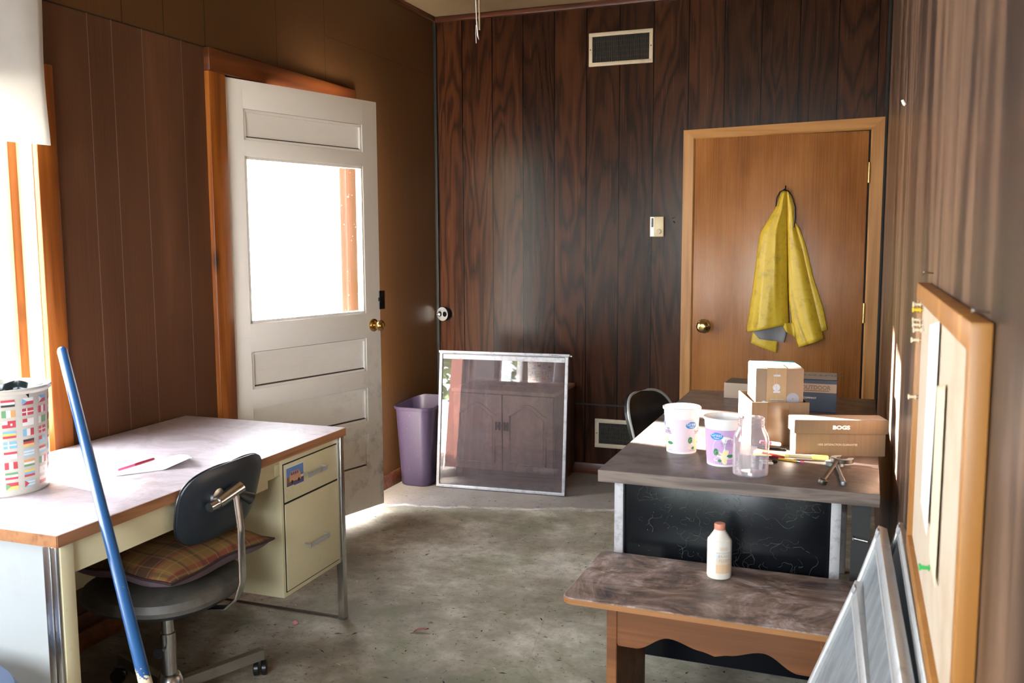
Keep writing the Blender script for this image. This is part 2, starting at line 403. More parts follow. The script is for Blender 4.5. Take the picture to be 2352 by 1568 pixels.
M_['purple'] = dirty('purple_plastic', (.050, .034, .070), (.55, .5, .55), .75, .42, sc=16, lo=.69, hi=.74, bump=.02)
M_['tubw'] = plain('white_tub_plastic', (.80, .79, .80), .35, var=.03)
M_['tubp1'] = plain('pale_pink_label', (.72, .60, .68), .35, var=.03)
M_['tubp2'] = plain('lilac_label', (.55, .36, .62), .35, var=.06)
M_['logoblue'] = plain('label_blue', (.04, .25, .62), .35)
M_['leafg'] = plain('label_green', (.05, .22, .11), .4)
M_['flowery'] = plain('label_pale_yellow', (.80, .72, .42), .4)
M_['mauveink'] = plain('label_mauve', (.35, .25, .40), .4)
M_['bottle'] = plain('off_white_bottle', (.72, .68, .62), .4, var=.04)
M_['capo'] = plain('salmon_cap', (.62, .25, .17), .45)
M_['peach'] = plain('faded_peach_label', (.68, .47, .30), .5, var=.1, sc=30)
M_['broom'] = None
M_['cork'] = dirty('pale_cork', (.52, .43, .335), (.36, .235, .13), .7, .85, sc=5, lo=.5)
M_['corkframe'] = wood('orange_oak_frame', (.28, .11, .025), (.42, .19, .045), (.55, .28, .085), along='z', across=14, alen=1, rings=10, rough=.4)
def clothmat():
    n = NT('thin_white_cloth'); t = n.t
    c = n.mix(n.noise(14, 4), (.72, .72, .70), (.82, .82, .80))
    df = n.n('ShaderNodeBsdfDiffuse', {0: c}); tl = n.n('ShaderNodeBsdfTranslucent', {0: c})
    m_ = n.n('ShaderNodeMixShader', {0: .38}); t.links.new(df.outputs[0], m_.inputs[1]); t.links.new(tl.outputs[0], m_.inputs[2])
    t.links.new(m_.outputs[0], n.out.inputs[0]); return n.m
M_['blinds'] = clothmat()
M_['bluev'] = plain('blue_vinyl', (.03, .055, .12), .35)
M_['cobweb'] = plain('dusty_cobweb', (.15, .15, .14), .9)
def broom_mat():
    n = NT('chipped_blue_paint'); X = n.xyz()
    f = n.M('ADD', X[2], n.M('MULTIPLY', n.noise(45, 5, .7), .10))
    k = n.M('LESS_THAN', f, 0.54); k2 = n.M('GREATER_THAN', n.noise(60, 4, .7), .70)
    return n.fin(n.mix(n.M('MAXIMUM', k, n.M('MULTIPLY', k2, .4)), (.010, .062, .175), (.58, .48, .32)), .3)
M_['broom'] = broom_mat()
def plaid():
    n = NT('brown_plaid'); X = n.xyz()
    def band(ax, f, lo, ph=0.0):
        s_ = n.M('SINE', n.M('MULTIPLY_ADD', X[ax], f, ph)); return n.n('ShaderNodeMapRange', {0: s_, 1: lo, 2: min(1., lo+.15)}).outputs[0]
    c = n.mix(n.noise(200, 2), (.055, .020, .009), (.10, .038, .015))
    c = n.mix(n.M('MULTIPLY', band(0, 48, -.1), .6), c, (.25, .14, .032))
    c = n.mix(n.M('MULTIPLY', band(1, 48, .0, .7), .55), c, (.20, .105, .028))
    c = n.mix(n.M('MULTIPLY', band(0, 96, .8, 1.2), .6), c, (.20, .03, .018))
    c = n.mix(n.M('MULTIPLY', band(1, 96, .8, 2.2), .65), c, (.06, .03, .014))
    c = n.mix(n.M('MULTIPLY', band(0, 144, .9, 2.9), .35), c, (.30, .20, .07))
    c = n.mix(n.M('MULTIPLY', band(1, 144, .9, 3.4), .35), c, (.30, .20, .07))
    return n.fin(c, .85)
M_['plaid'] = plaid()
M_['mauve'] = plain('mauve_lining', (.13, .09, .105), .85)
def jacketmat(name, a, b):
    n = NT(name); f = n.noise(5, 5, .65); X = n.xyz()
    low = n.n('ShaderNodeMapRange', {0: X[2], 1: 1.0, 2: .8}).outputs[0]
    gr = n.M('MULTIPLY', n.n('ShaderNodeMapRange', {0: n.noise(22, 5, .7), 1: .5, 2: .7}).outputs[0], n.M('MULTIPLY_ADD', low, .38, .02))
    c = n.mix(f, a, b); c = n.mix(gr, c, (.12, .085, .02)); n.bump(n.noise(60, 2), .02, .001)
    return n.fin(c, .42)
M_['yellow'] = jacketmat('yellow_rubber', (.56, .37, .022), (.70, .49, .04))
M_['lining'] = plain('grey_lining', (.20, .19, .20), .7)
def glassmat(name, tint=(1, 1, 1), dust=.0, dustcol=(.5, .47, .5), rough=.0, ior=1.5, boost=1.0, streak=False):
    n = NT(name); t = n.t
    tr = n.n('ShaderNodeBsdfTransparent', {0: c4(tint)}); gl = n.n('ShaderNodeBsdfGlossy', {'Color': (1, 1, 1, 1), 'Roughness': rough})
    g_ = n.n('ShaderNodeNewGeometry'); dt = n.n('ShaderNodeVectorMath', {0: g_.outputs['Normal'], 1: g_.outputs['Incoming']}, operation='DOT_PRODUCT').outputs['Value']
    sch = n.M('POWER', n.M('SUBTRACT', 1.0, n.M('ABSOLUTE', dt), clamp=True), 5.0)
    k = n.M('MULTIPLY', n.M('MULTIPLY_ADD', sch, .96, .04), boost, clamp=True)
    m1 = n.n('ShaderNodeMixShader', {0: k}); t.links.new(tr.outputs[0], m1.inputs[1]); t.links.new(gl.outputs[0], m1.inputs[2])
    df = n.n('ShaderNodeBsdfDiffuse', {0: c4(dustcol)}); tl = n.n('ShaderNodeBsdfTranslucent', {0: c4(dustcol)})
    ds = n.n('ShaderNodeMixShader', {0: .35}); t.links.new(df.outputs[0], ds.inputs[1]); t.links.new(tl.outputs[0], ds.inputs[2])
    v = n.scaled((3, 3, 1)) if streak else None
    d = n.noise(4, 7, .75, v); spots = n.M('GREATER_THAN', n.noise(90, 2, .5), .74)
    dk = n.M('MULTIPLY', n.n('ShaderNodeMapRange', {0: d, 1: .3, 2: .75, 3: .4, 4: 1.7}).outputs[0], dust)
    dk = n.M('MAXIMUM', dk, n.M('MULTIPLY', spots, .5 if dust else 0.0), clamp=True)
    m2 = n.n('ShaderNodeMixShader', {0: dk}); t.links.new(m1.outputs[0], m2.inputs[1]); t.links.new(ds.outputs[0], m2.inputs[2])
    t.links.new(m2.outputs[0], n.out.inputs[0]); return n.m
M_['pane'] = glassmat('window_glass', dust=.004)
M_['dusty'] = glassmat('dusty_glass', (.88, .86, .88), dust=.32, dustcol=(.20, .158, .163), boost=2.2, rough=.01)
M_['screen'] = glassmat('grey_insect_screen', (.75, .78, .8), dust=.72, dustcol=(.34, .37, .40), boost=1.2, rough=.25, streak=True)
M_['jar'] = glassmat('clear_plastic', (.95, .95, .97), dust=.22, dustcol=(.58, .56, .62), boost=1.6, rough=.05)
M_['bag'] = plain('black_bag', (.006, .012, .014), .18)

# ------------------------------------------------------------------ room shell
W, H = 2.673, 2.833
YF = -6.5
struct(MB().box(-.14, YF-.14, -.12, W+.14, .14, 0).build('floor', M_['floor']))
struct(MB().box(-.14, YF-.14, H, W+.14, .14, H+.12).build('ceiling', M_['ceiling']))
struct(MB().box(-.14, 0, 0, W+.14, .14, H).build('wall_back', M_['back']))
WY0, WY1, WZ0, WZ1 = -4.44, -3.085, .70, 1.945     # left window
DY0, DY1, DZ1 = -2.102, -1.085, 2.15              # left door opening
b = MB()
b.box(-.14, DY1, 0, 0, 0, H); b.box(-.14, DY0, DZ1, 0, DY1, H); b.box(-.14, WY1+.001, 0, 0, DY0, H)
b.box(-.14, WY0, WZ1, 0, WY1, H); b.box(-.14, WY0, 0, 0, WY1, WZ0); b.box(-.14, YF, 0, 0, WY0, H)
struct(b.build('wall_left', M_['left']))
b = MB(); b.box(W, YF, 0, W+.14, 0, H)
struct(b.build('wall_right', M_['right']))
b = MB(); b.box(-.14, YF-.14, 0, .25, YF, H); b.box(2.4, YF-.14, 0, W+.14, YF, H); b.box(.25, YF-.14, 0, 2.4, YF, .85); b.box(.25, YF-.14, 2.2, 2.4, YF, H)
struct(b.build('wall_front', M_['right']))
# trims
struct(MB().box(0, -.028, 2.800, W, 0, H, bev=.006).build('trim_1', M_['trimred']))
struct(MB().box(0, YF, 2.805, .024, -.028, H, bev=.006).build('trim_2', M_['pineh']))
struct(MB().box(0, -.022, 0, .022, 0, 2.80, bev=.006).build('trim_3', M_['dark']))
struct(MB().box(W-.02, -.02, 0, W, 0, 2.80, bev=.006).build('trim_4', M_['dark']))
b = MB(); b.box(0, DY1+.09, 0, .014, -.022, .085, bev=.004); struct(b.build('baseboard_left', M_['trimred']))
b = MB(); b.box(0, -3.9, .03, .022, DY0-.11, .075, bev=.006); b.box(0, -3.9, .10, .016, DY0-.11, .135, bev=.006); b.box(0, -3.9, 0, .012, DY0-.11, .03)
struct(b.build('baseboard_window', M_['oldwood']))
struct(MB().box(.0, -.014, 0, 1.57, 0, .07, bev=.004).build('baseboard_back', M_['trimred']))
struct(MB().box(.93, -.004, .432, 1.57, 0, .442).build('trim_5', M_['dark']))
# left door casing
b = MB(); b.box(-.02, DY0-.112, 0, .022, DY0-.004, 2.145, bev=.004); struct(b.build('trim_6', M_['pine']))
b = MB(); b.box(-.02, DY0-.112, 2.145, .028, -1.03, 2.238, bev=.004); struct(b.build('trim_7', M_['pineh']))
b = MB(); b.box(-.14, DY0, 0, -.001, DY0+.02, DZ1); b.box(-.14, DY1-.02, 0, -.001, DY1, DZ1); b.box(-.14, DY0+.02, DZ1-.02, -.001, DY1-.02, DZ1)
b.box(-.045, -1.152, 0, -.012, DY1-.01, DZ1-.02, bev=.002)  # stop strip added to block sun through the latch-side gap
struct(b.build('trim_8', plain('red_brown_jamb', (.13, .04, .025), .4)))
b = MB(); b.box(-.17, DY0+.02, -.02, -.002, DY1-.02, .0635, bev=.006); b.box(-.172, DY0+.02, .03, -.150, DY1-.02, .165, bev=.003); struct(b.build('trim_9', M_['alupale']))  # sill raised and outer rail added to stop sun leaking under the door
# window casing
b = MB(); b.box(-.012, WY1, .60, .02, WY1+.082, 2.03, bev=.004); b.box(-.012, WY0-.08, .60, .02, WY0, 2.03, bev=.004); struct(b.build('trim_10', M_['pine']))
b = MB(); b.box(-.012, WY0, WZ1-.004, .02, WY1, 2.03, bev=.004); b.box(-.12, WY0, WZ0, .045, WY1, WZ0+.022, bev=.004); struct(b.build('trim_11', M_['pineh']))
win = bpy.data.objects.new('window_1', None); COL.objects.link(win); win['kind'] = 'structure'
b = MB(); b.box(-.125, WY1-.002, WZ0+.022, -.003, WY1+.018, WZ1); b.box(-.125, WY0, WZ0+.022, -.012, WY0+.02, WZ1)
b.build('window_jamb', M_['sunlit_wood'], win)
b = MB()
for y in (WY0+.02, WY1-.036): b.box(-.115, y, WZ0+.022, -.07, y+.034, WZ1, bev=.003)
for z in (WZ0+.022, WZ1-.045): b.box(-.11, WY0+.03, z, -.075, WY1-.03, z+.045)
b.build('window_frame', M_['pine'], win)
MB().box(-.095, WY0+.03, WZ0+.04, -.091, WY1-.03, WZ1-.02).build('glass_pane', M_['pane'], win)
MB().box(-.119, WY0+.06, WZ0+.03, -.064, WY0+.12, WZ1-.03, bev=.003).build('sash_stile', M_['paper'], win)
win2 = bpy.data.objects.new('window_2', None); COL.objects.link(win2); win2['kind'] = 'structure'
b = MB()
for x in (.25, 1.3, 2.35): b.box(x, YF-.1, .85, x+.05, YF-.05, 2.2)
for z in (.85, 2.15): b.box(.25, YF-.1, z, 2.4, YF-.05, z+.05)
b.build('window_frame', M_['paper'], win2)
# right doorway casing beside the camera
b = MB(); b.box(W-.014, -4.87, 0, W+.01, -4.76, 2.1, bev=.004); struct(b.build('trim_12', M_['pine']))

# ------------------------------------------------------------------ outside
struct(MB().box(-60, -60, -.26, 60, 60, -.14).build('ground', plain('pale_gravel', (.52, .49, .44), .9, sc=3)))
struct(MB().box(-1.6, -2.8, -.139, -.15, .6, -.02).build('door_step', plain('pale_concrete', (.5, .48, .45), .8)))
o = MB().box(-1.03, -1.40, -.02, -.95, -1.22, 2.6, bev=.005).build('porch_post', M_['paper']); tag(o, 'pale square porch post outside the white door', 'post')
def tree(x, y, h, r, lab):
    t = thing('tree', lab, 'tree', (x, y, -.14), group='trees beyond the window')
    b = MB(); b.tube([(0, 0, 0), (.05, .03, h*.3), (0, 0, h*.7)], .1, 8, rs=[.16, .12, .06]); b.build('trunk', M_['oldwood'], t)
    b = MB(); rnd = random.Random(int(x*10+y*3))
    for i in range(1500):
        d = Vector((rnd.gauss(0, 1), rnd.gauss(0, 1), rnd.gauss(0, 1))).normalized()*rnd.uniform(.55, 1.0)
        p = Vector((d.x*r, d.y*r, h*.6+d.z*h*.42)); s_ = rnd.uniform(.08, .16)
        a = Vector((rnd.uniform(-1, 1), rnd.uniform(-1, 1), rnd.uniform(-1, 1))).normalized(); c_ = a.cross(Vector((.3, .5, .8))).normalized()
        b.add([p-a*s_, p+c_*s_*.6, p+a*s_, p-c_*s_*.6], [(0, 1, 2, 3)])
    b.build('foliage', leafm, t)
leafm = plain('tree_leaves', (.11, .20, .05), .6, var=.5, sc=1.5)
for i, (x, y, h, r) in enumerate([(-2.6, -11.5, 4.5, 1.4), (-6.2, -15.5, 5.6, 2.2), (-1.6, -18.5, 5.0, 2.0), (-8.6, -10.5, 4.0, 1.7)]):
    tree(x, y, h, r, ['small green tree outside, nearest the left window', 'tall broad green tree behind the small one outside', 'green tree outside, farthest of the four', 'lowest green tree, far out beyond the window'][i])
cn = thing('sun_blocker', 'added pale slab on two posts blocking sun outside the left window', 'sun_blocker', (-5.3, -4.6, -.14))  # unseen slab added to keep sun off the cork board and screens
MB().box(-.3, -2.6, 2.55, .3, 2.72, 3.45, bev=.02).build('blocker_slab', plain('blocker_white', (.7, .7, .7), .8), cn)
for y in (-2.5, 2.62): MB().box(-.05, y-.05, 0, .05, y+.05, 2.55).build('post', M_['paper'], cn)

# ------------------------------------------------------------------ white door
d1 = bpy.data.objects.new('door_1', None); COL.objects.link(d1); d1['kind'] = 'structure'
d1.location = (0.004, -2.093, .065); d1.rotation_euler.z = R(75)     # local +x runs along the leaf, local -y faces the room
T = .042
b = MB()
def rail(x0, x1, z0, z1): b.box(x0, 0, z0-.065, x1, T, z1-.065, bev=.0025)
rail(0, .095, .065, 2.14); rail(.815, .92, .065, 2.14)
for z0, z1 in ((2.018, 2.14), (1.815, 1.885), (.953, 1.08), (.695, .785), (.455, .525), (.065, .28)): rail(.09, .82, z0, z1)
for z0, z1 in ((1.88, 2.02), (.78, .955), (.52, .70), (.275, .46)):
    z0 -= .065; z1 -= .065
    b.box(.09, .014, z0, .82, T-.014, z1)                      # recessed field
    b.box(.107, .0125, z0+.015, .803, .0145, z0+.022, mi=1); b.box(.095, .006, z0+.0155, .815, .0145, z0+.0185, mi=1)  # dark strips paint the shadow gap and ledge dirt at each recess bottom
    for (a0, c0, a1, c1) in ((.095, z0+.004, .815, z0+.016), (.095, z1-.016, .815, z1-.004), (.095, z0, .107, z1), (.803, z0, .815, z1)):
        b.box(a0, .004, c0, a1, T-.004, c1)
for (a0, c0, a1, c1) in ((.095, 1.015, .815, 1.028), (.095, 1.737, .815, 1.75), (.095, 1.015, .107, 1.75), (.803, 1.015, .815, 1.75)):
    b.box(a0, .003, c0, a1, T-.003, c1)
b.build('door_leaf', [M_['white'], plain('joint_shade_grime', (.075, .06, .045), .8)], d1)
MB().box(.10, .019, 1.02, .81, .023, 1.745).build('glass_pane', M_['pane'], d1)
def knob(parent, loc, rx, s=1.0):
    """rose + round knob, axis along local -y"""
    Mx = TM(loc, rx=PI/2)
    k = MB().lathe([(.0, 0), (.033*s, 0), (.033*s, .004), (.028*s, .009), (.016*s, .011)], 28, M=Mx, cap0=False).build('rosette', M_['brass'], parent)
    MB().lathe([(.012*s, .008), (.011*s, .03), (.022*s, .034), (.028*s, .044), (.028*s, .054), (.021*s, .063), (.010*s, .066), (.0, .0655)], 28, M=Mx, cap1=False).build('door_knob', M_['brass'], parent)
knob(d1, (.868, 0, .95), 0)
b = MB(); b.box(.914, -.004, 1.028, .952, .02, 1.124, bev=.002); b.box(.905, -.014, 1.07, .93, 0, 1.09, bev=.003); b.tube([(.908, -.01, 1.072), (.902, -.02, 1.068)], .004, 8)
b.build('rim_latch', M_['black'], d1)
for z in (1.88, 1.02):
    b = MB()
    for k in range(5): b.lathe([(.006, 0), (.006, .021)], 10, M=TM((-.003, -.005, z+k*.022)))
    b.box(-.004, -.002, z, .012, .002, z+.108); b.build('hinge', M_['white'], d1)

# ------------------------------------------------------------------ brown door, its casing
d2 = bpy.data.objects.new('door_2', None); COL.objects.link(d2); d2['kind'] = 'structure'; d2.location = (1.652, -.012, 0)
MB().box(0, -.008, .01, .928, .010, 2.022, bev=.002).build('door_leaf', M_['ply'], d2)
knob(d2, (.066, -.008, .943), 0, 1.25)
for z in (1.745, .985):
    b = MB()
    for k in range(5): b.lathe([(.006, 0), (.006, .021)], 10, M=TM((.934, -.012, z+k*.022)))
    b.build('hinge', M_['brass'], d2)
b = MB(); zt0, zt1 = 2.068, 2.092
def prof_v(x0, x1, z0a, z0b): pass
b.add([(1.583, 0, 0), (1.583, -.02, 0), (1.642, -.026, 0), (1.650, -.018, 0), (1.650, 0, 0), (1.583, 0, zt0), (1.583, -.02, zt0), (1.642, -.026, 2.022), (1.650, -.018, 2.014), (1.650, 0, 2.014)],
      [(0, 1, 6, 5), (1, 2, 7, 6), (2, 3, 8, 7), (3, 4, 9, 8), (4, 0, 5, 9), (4, 3, 2, 1, 0), (5, 6, 7, 8, 9)])
b.add([(2.657, 0, 0), (2.657, -.02, 0), (2.598, -.026, 0), (2.590, -.018, 0), (2.590, 0, 0), (2.657, 0, zt1), (2.657, -.02, zt1), (2.598, -.026, 2.036), (2.590, -.018, 2.028), (2.590, 0, 2.028)],
      [(0, 5, 6, 1), (1, 6, 7, 2), (2, 7, 8, 3), (3, 8, 9, 4), (4, 9, 5, 0), (0, 1, 2, 3, 4), (9, 8, 7, 6, 5)])
struct(b.build('trim_13', M_['oakv']))
b = MB()
b.add([(1.583, 0, zt0), (1.583, -.02, zt0), (1.642, -.026, 2.022), (1.650, -.018, 2.014), (1.650, 0, 2.014), (2.657, 0, zt1), (2.657, -.02, zt1), (2.598, -.026, 2.036), (2.590, -.018, 2.028), (2.590, 0, 2.028)],
      [(0, 5, 6, 1), (1, 6, 7, 2), (2, 7, 8, 3), (3, 8, 9, 4), (4, 9, 5, 0), (0, 1, 2, 3, 4), (9, 8, 7, 6, 5)])
struct(b.build('trim_14', M_['oakh']))
struct(MB().box(1.648, -.006, 0, 2.592, -.001, 2.03).build('trim_15', M_['dark']))
# ------------------------------------------------------------------ raincoat on the brown door
def jx(u, v): return -1.9676357+.002270095*u-.000114988*v+1.005115e-7*u*v
def jz(u, v): return 3.1705795-.000222168*u-.00311621*v+3.87805e-7*u*v
def lerp_poly(pl, t):
    """point at fraction t (by v) along a polyline of traced points"""
    n = len(pl)-1; s_ = t*n; i = min(int(s_), n-1); f = s_-i
    return (pl[i][0]*(1-f)+pl[i+1][0]*f, pl[i][1]*(1-f)+pl[i+1][1]*f)
def panel(mb, L, Rr, depth, nu=28, nv=40, mi=0):
    def fn(u, t):
        a = lerp_poly(L, t); c = lerp_poly(Rr, t)
        px = a[0]*(1-u)+c[0]*u; pv = a[1]*(1-u)+c[1]*u
        return Vector((jx(px, pv), -.024-depth(u, t), jz(px, pv)))
    mb.grid(fn, nu, nv, mi)
coat = thing('raincoat', 'yellow rubber raincoat hanging by its collar on the brown door', 'coat', (2.15, -.02, 1.72))
def CL(mb): # into the coat's local frame
    mb.v = [v-Vector((2.15, -.02, 1.72)) for v in mb.v]; return mb
b = MB()
L1 = [(1794, 440), (1783, 474), (1745, 532), (1737, 583), (1728, 655), (1719, 714), (1712, 763)]
R1 = [(1807, 438), (1808, 480), (1808, 535), (1809, 590), (1810, 650), (1811, 700), (1813, 745)]
def dep1(u, t):
    A = .018+.055*t**.8
    return A*(math.sin(PI*min(1, u*1.02))**.55) +   .006*t*math.sin(u*11+1.2*t*3)*math.sin(PI*u) + .009*math.exp(-((u-.62-.2*(t-.5))/.06)**2)*(1-t)*3*t + .008*math.exp(-((u-.3)/.08)**2)*t
panel(b, L1, R1, dep1)
L2 = [(1807, 438), (1808, 490), (1809, 550), (1810, 620), (1812, 690), (1820, 752), (1834, 799)]
R2 = [(1812, 440), (1825, 475), (1828, 525), (1846, 580), (1862, 650), (1877, 716), (1892, 780)]
def dep2(u, t):
    A = .016+.045*t
    return A*(math.sin(PI*(u*.97+.02))**.6)*(1-.25*u) + .005*t*math.sin(u*8+2) - .008*math.exp(-((u-.12-.55*max(0, t-.45))/.08)**2)*t
panel(b, L2, R2, dep2)
panel(b, [(1822, 505), (1836, 560), (1852, 640), (1868, 720), (1880, 764)], [(1836, 522), (1852, 570), (1868, 640), (1890, 708), (1899, 759)], lambda u, t: .004+.008*math.sin(PI*u), 8, 20)
panel(b, [(1728, 755), (1726, 772), (1723, 789)], [(1788, 770), (1786, 790), (1783, 813)], lambda u, t: .012+.010*math.sin(u*4), 12, 6)
panel(b, [(1798, 742), (1798, 752), (1806, 762)], [(1822, 742), (1826, 760), (1826, 775)], lambda u, t: .030+.01*math.sin(u*6), 8, 6)
CL(b).build('coat_body', M_['yellow'], coat, solid=.0035)
b = MB()
panel(b, [(1722, 750), (1732, 766), (1744, 779)], [(1806, 742), (1806, 768), (1800, 788)], lambda u, t: .026+.012*math.sin(u*5+1), 14, 8)
CL(b).build('lining', M_['lining'], coat, solid=.003)
b = MB(); pts = [(1782, 474, .03), (1784, 455, .03), (1792, 441, .035), (1802, 436, .04), (1811, 439, .04), (1820, 452, .035), (1826, 475, .03), (1826, 500, .026), (1823, 521, .022)]
b.tube([(jx(u, v), -.024-d, jz(u, v)) for u, v, d in pts], .006, 8, flat=.7)
CL(b).build('collar', M_['black'], coat)
b = MB(); b.tube([(2.157, -.018, 1.715), (2.158, -.05, 1.71), (2.158, -.072, 1.72), (2.16, -.078, 1.738)], .0035, 8)
tag(b.build('coat_hook', M_['black']), 'small black hook on the brown door holding the raincoat', 'hook')

# ------------------------------------------------------------------ wall fittings
def register(name, lab, x0, z0, x1, z1, n, fw):
    t = thing(name, lab, 'vent', ((x0+x1)/2, 0, z0))
    X0, X1, Z1 = x0-(x0+x1)/2, x1-(x0+x1)/2, z1-z0
    b = MB()
    b.box(X0, -.012, 0, X1, 0, fw, bev=.003); b.box(X0, -.012, Z1-fw, X1, 0, Z1, bev=.003)
    b.box(X0, -.0115, fw*.5, X0+fw, 0, Z1-fw*.5, bev=.003); b.box(X1-fw, -.0115, fw*.5, X1, 0, Z1-fw*.5, bev=.003)
    for sx in (X0+fw/2, X1-fw/2): b.lathe([(.004, 0), (.003, .002), (0, .0022)], 10, M=TM((sx, -.012, Z1/2), rx=PI/2), mi=1, cap1=False)
    b.build('frame', [M_['beige'], M_['darkmetal']], t)
    MB().box(X0+fw, -.0015, fw, X1-fw, -.0005, Z1-fw).build('duct_opening', M_['dark'], t)
    b = MB()
    for i in range(n):
        x = X0+fw+(X1-X0-2*fw)*(i+.5)/n; b.box(-.0008, -.010, fw, .0008, -.002, Z1-fw, M=TM((x, 0, 0), rz=0))
    for k in range(4): z = fw+(Z1-2*fw)*(k+1)/5; b.box(X0+fw, -.004, z-.0012, X1-fw, -.002, z+.0012)
    b.build('louvres', M_['darkmetal'], t)
register('air_register', 'beige framed air register high on the dark panelled wall', 1.013, 2.463, 1.396, 2.655, 30, .022)
register('air_register', 'beige framed air register low on the dark wall behind the black chair', 1.063, .172, 1.44, .352, 44, .026)
th = thing('thermostat', 'small cream thermostat on the dark wall left of the brown door', 'thermostat', (1.436, 0, 1.52))
b = MB(); b.box(-.040, -.030, -.058, .040, 0, .058, bev=.003); b.build('body', plain('cream_enamel_plate', (.62, .52, .32), .4), th)
b = MB(); b.box(-.036, -.0315, -.006, -.016, -.029, .054, mi=0); b.box(-.036, -.0315, -.054, -.016, -.029, -.010, mi=0)
b.box(-.033, -.0325, -.002, -.019, -.031, .050, mi=1); b.box(-.033, -.0325, -.050, -.019, -.031, -.014, mi=2)
for k in range(7): b.box(-.032, -.033, .003+k*.007, -.026, -.032, .005+k*.007, mi=2)
b.build('temperature_scale', [M_['alu'], M_['inkblk'], M_['paper']], th)
MB().lathe([(.015, 0), (.015, .005), (.0125, .006), (.012, .010), (0, .0105)], 24, M=TM((.014, -.029, -.028), rx=PI/2), cap1=False).build('dial', M_['beige'], th)
oc = thing('outlet_box', 'round surface outlet box with two sockets on the wall corner', 'outlet', (.062, 0, .974), R(-14))
MB().lathe([(.045, 0), (.046, .034), (.043, .038)], 24, M=TM(rx=PI/2)).build('box', M_['black'], oc)
MB().lathe([(.0445, .038), (.0445, .041), (0, .0412)], 24, M=TM(rx=PI/2), cap1=False).build('cover_plate', M_['alu'], oc)
b = MB()
for sx, r_ in ((-.019, .0165), (.020, .0165)): b.lathe([(r_, .041), (r_, .0425), (0, .0427)], 20, M=TM((sx, 0, 0), rx=PI/2), cap1=False)
b.build('socket', M_['black'], oc)
MB().lathe([(.011, .0427), (.011, .058), (.007, .060), (.007, .072), (0, .072)], 16, M=TM((-.021, 0, -.002), rx=PI/2), cap1=False).build('plug', M_['chrome'], oc)
b = MB(); rnd = random.Random(3)
for x, z, r_ in [(1.524, 1.568, .004), (1.535, 1.573, .0035), (1.531, 1.548, .006), (1.537, 1.541, .0035)]: b.lathe([(r_, 0), (r_*.6, .0006), (0, .0007)], 10, M=TM((x, -.0002, z), rx=PI/2), cap0=False, cap1=False)
tag(b.build('screw_holes', M_['dark']), 'cluster of small dark screw holes beside the thermostat', 'holes', kind='stuff')
pc = thing('hanging_strip', 'pale strip and frayed white thread hanging from the ceiling', 'cord', (.80, -1.2, H))
MB().bar((.006, 0, 0), (.008, 0, -.385), .010, .004).build('strip', M_['beige'], pc)
b = MB(); b.tube([(-.012, 0, 0), (-.012, 0, -.2), (-.008, 0, -.33), (-.002, 0, -.41), (.004, 0, -.43)], .0022, 6, rs=[.0018, .002, .0025, .0035, .001]); b.tube([(-.01, 0, -.36), (-.012, 0, -.40), (-.01, 0, -.445)], .0015, 6)
b.build('thread', M_['paper'], pc)
tag(MB().prism([(-.009, -.008), (.007, -.011), (.011, .003), (.004, .010), (-.010, .006)], -.0015, .0015, M=TM(ry=PI/2-.5, rz=.3)).build('paper_scrap', M_['paper'], loc=(W-.010, -2.19, 1.872)), 'tiny white scrap stuck high on the right wall', 'scrap')

# ------------------------------------------------------------------ low cabinet behind the leaning window
cb = thing('cabinet', 'low brown wooden cabinet with arched doors behind the leaning glass', 'cabinet', (.615, 0, 0))
M_['cabw'] = wood('old_brown_cabinet', (.20, .125, .09), (.34, .225, .17), (.46, .33, .26), along='z', across=12, alen=.6, rings=12, ringamt=.25, fibre=.35, rough=.5)
M_['cabd'] = wood('shaded_cabinet_side', (.04, .022, .015), (.09, .048, .032), (.13, .075, .05), along='z', across=12, alen=.6, rings=12, rough=.5)  # shadow on the cabinet side put into a darker copy of the wood
b = MB(); b.box(-.32, -.415, .06, -.305, -.02, .545); b.box(.305, -.415, .06, .32, -.02, .545); b.box(-.305, -.03, .06, .305, -.02, .545); b.box(-.305, -.41, .06, .305, -.02, .08); b.box(-.31, -.39, 0, .31, -.05, .06)
b.build('carcass', M_['cabd'], cb)
MB().box(-.325, -.44, .545, .325, -.02, .568, bev=.004).build('top', M_['cabw'], cb)
for sx in (-1, 1):
    x0, x1 = (-.315, -.004) if sx < 0 else (.004, .315)
    b = MB(); b.box(x0, -.432, .085, x1, -.418, .540, bev=.003)
    cx = (x0+x1)/2; hw = .112; ol = [(cx-hw, .13), (cx+hw, .13), (cx+hw, .42)]
    for k in range(1, 16):
        t = k/16; xx = cx+hw-2*hw*t; zz = .42+.065*math.sin(PI*t)**1.5+ (0 if .15 < t < .85 else 0); ol.append((xx, zz))
    ol.append((cx-hw, .42))
    kk = len(ol)
    pts = [Vector((x, -.434, z)) for x, z in ol]; pts.append(pts[0])
    b.tube(pts, .006, 8)
    inner = [(cx+(x-cx)*.86, .275+(z-.275)*.9) for x, z in ol]
    b.add([(x, -.437, z) for x, z in inner]+[(x, -.432, z) for x, z in inner], [tuple(range(kk))]+[(i, (i+1) % kk, kk+(i+1) % kk, kk+i) for i in range(kk)])
    d = b.build('door', M_['cabw'], cb)
    hx = -.026 if sx < 0 else .026
    b = MB(); b.box(hx-.014, -.446, .33, hx-.006, -.432, .38, bev=.002); b.box(hx+.006, -.446, .33, hx+.014, -.432, .38, bev=.002); b.box(hx-.012, -.444, .350, hx+.012, -.434, .360, bev=.002)
    b.build('latch', M_['black'], d)

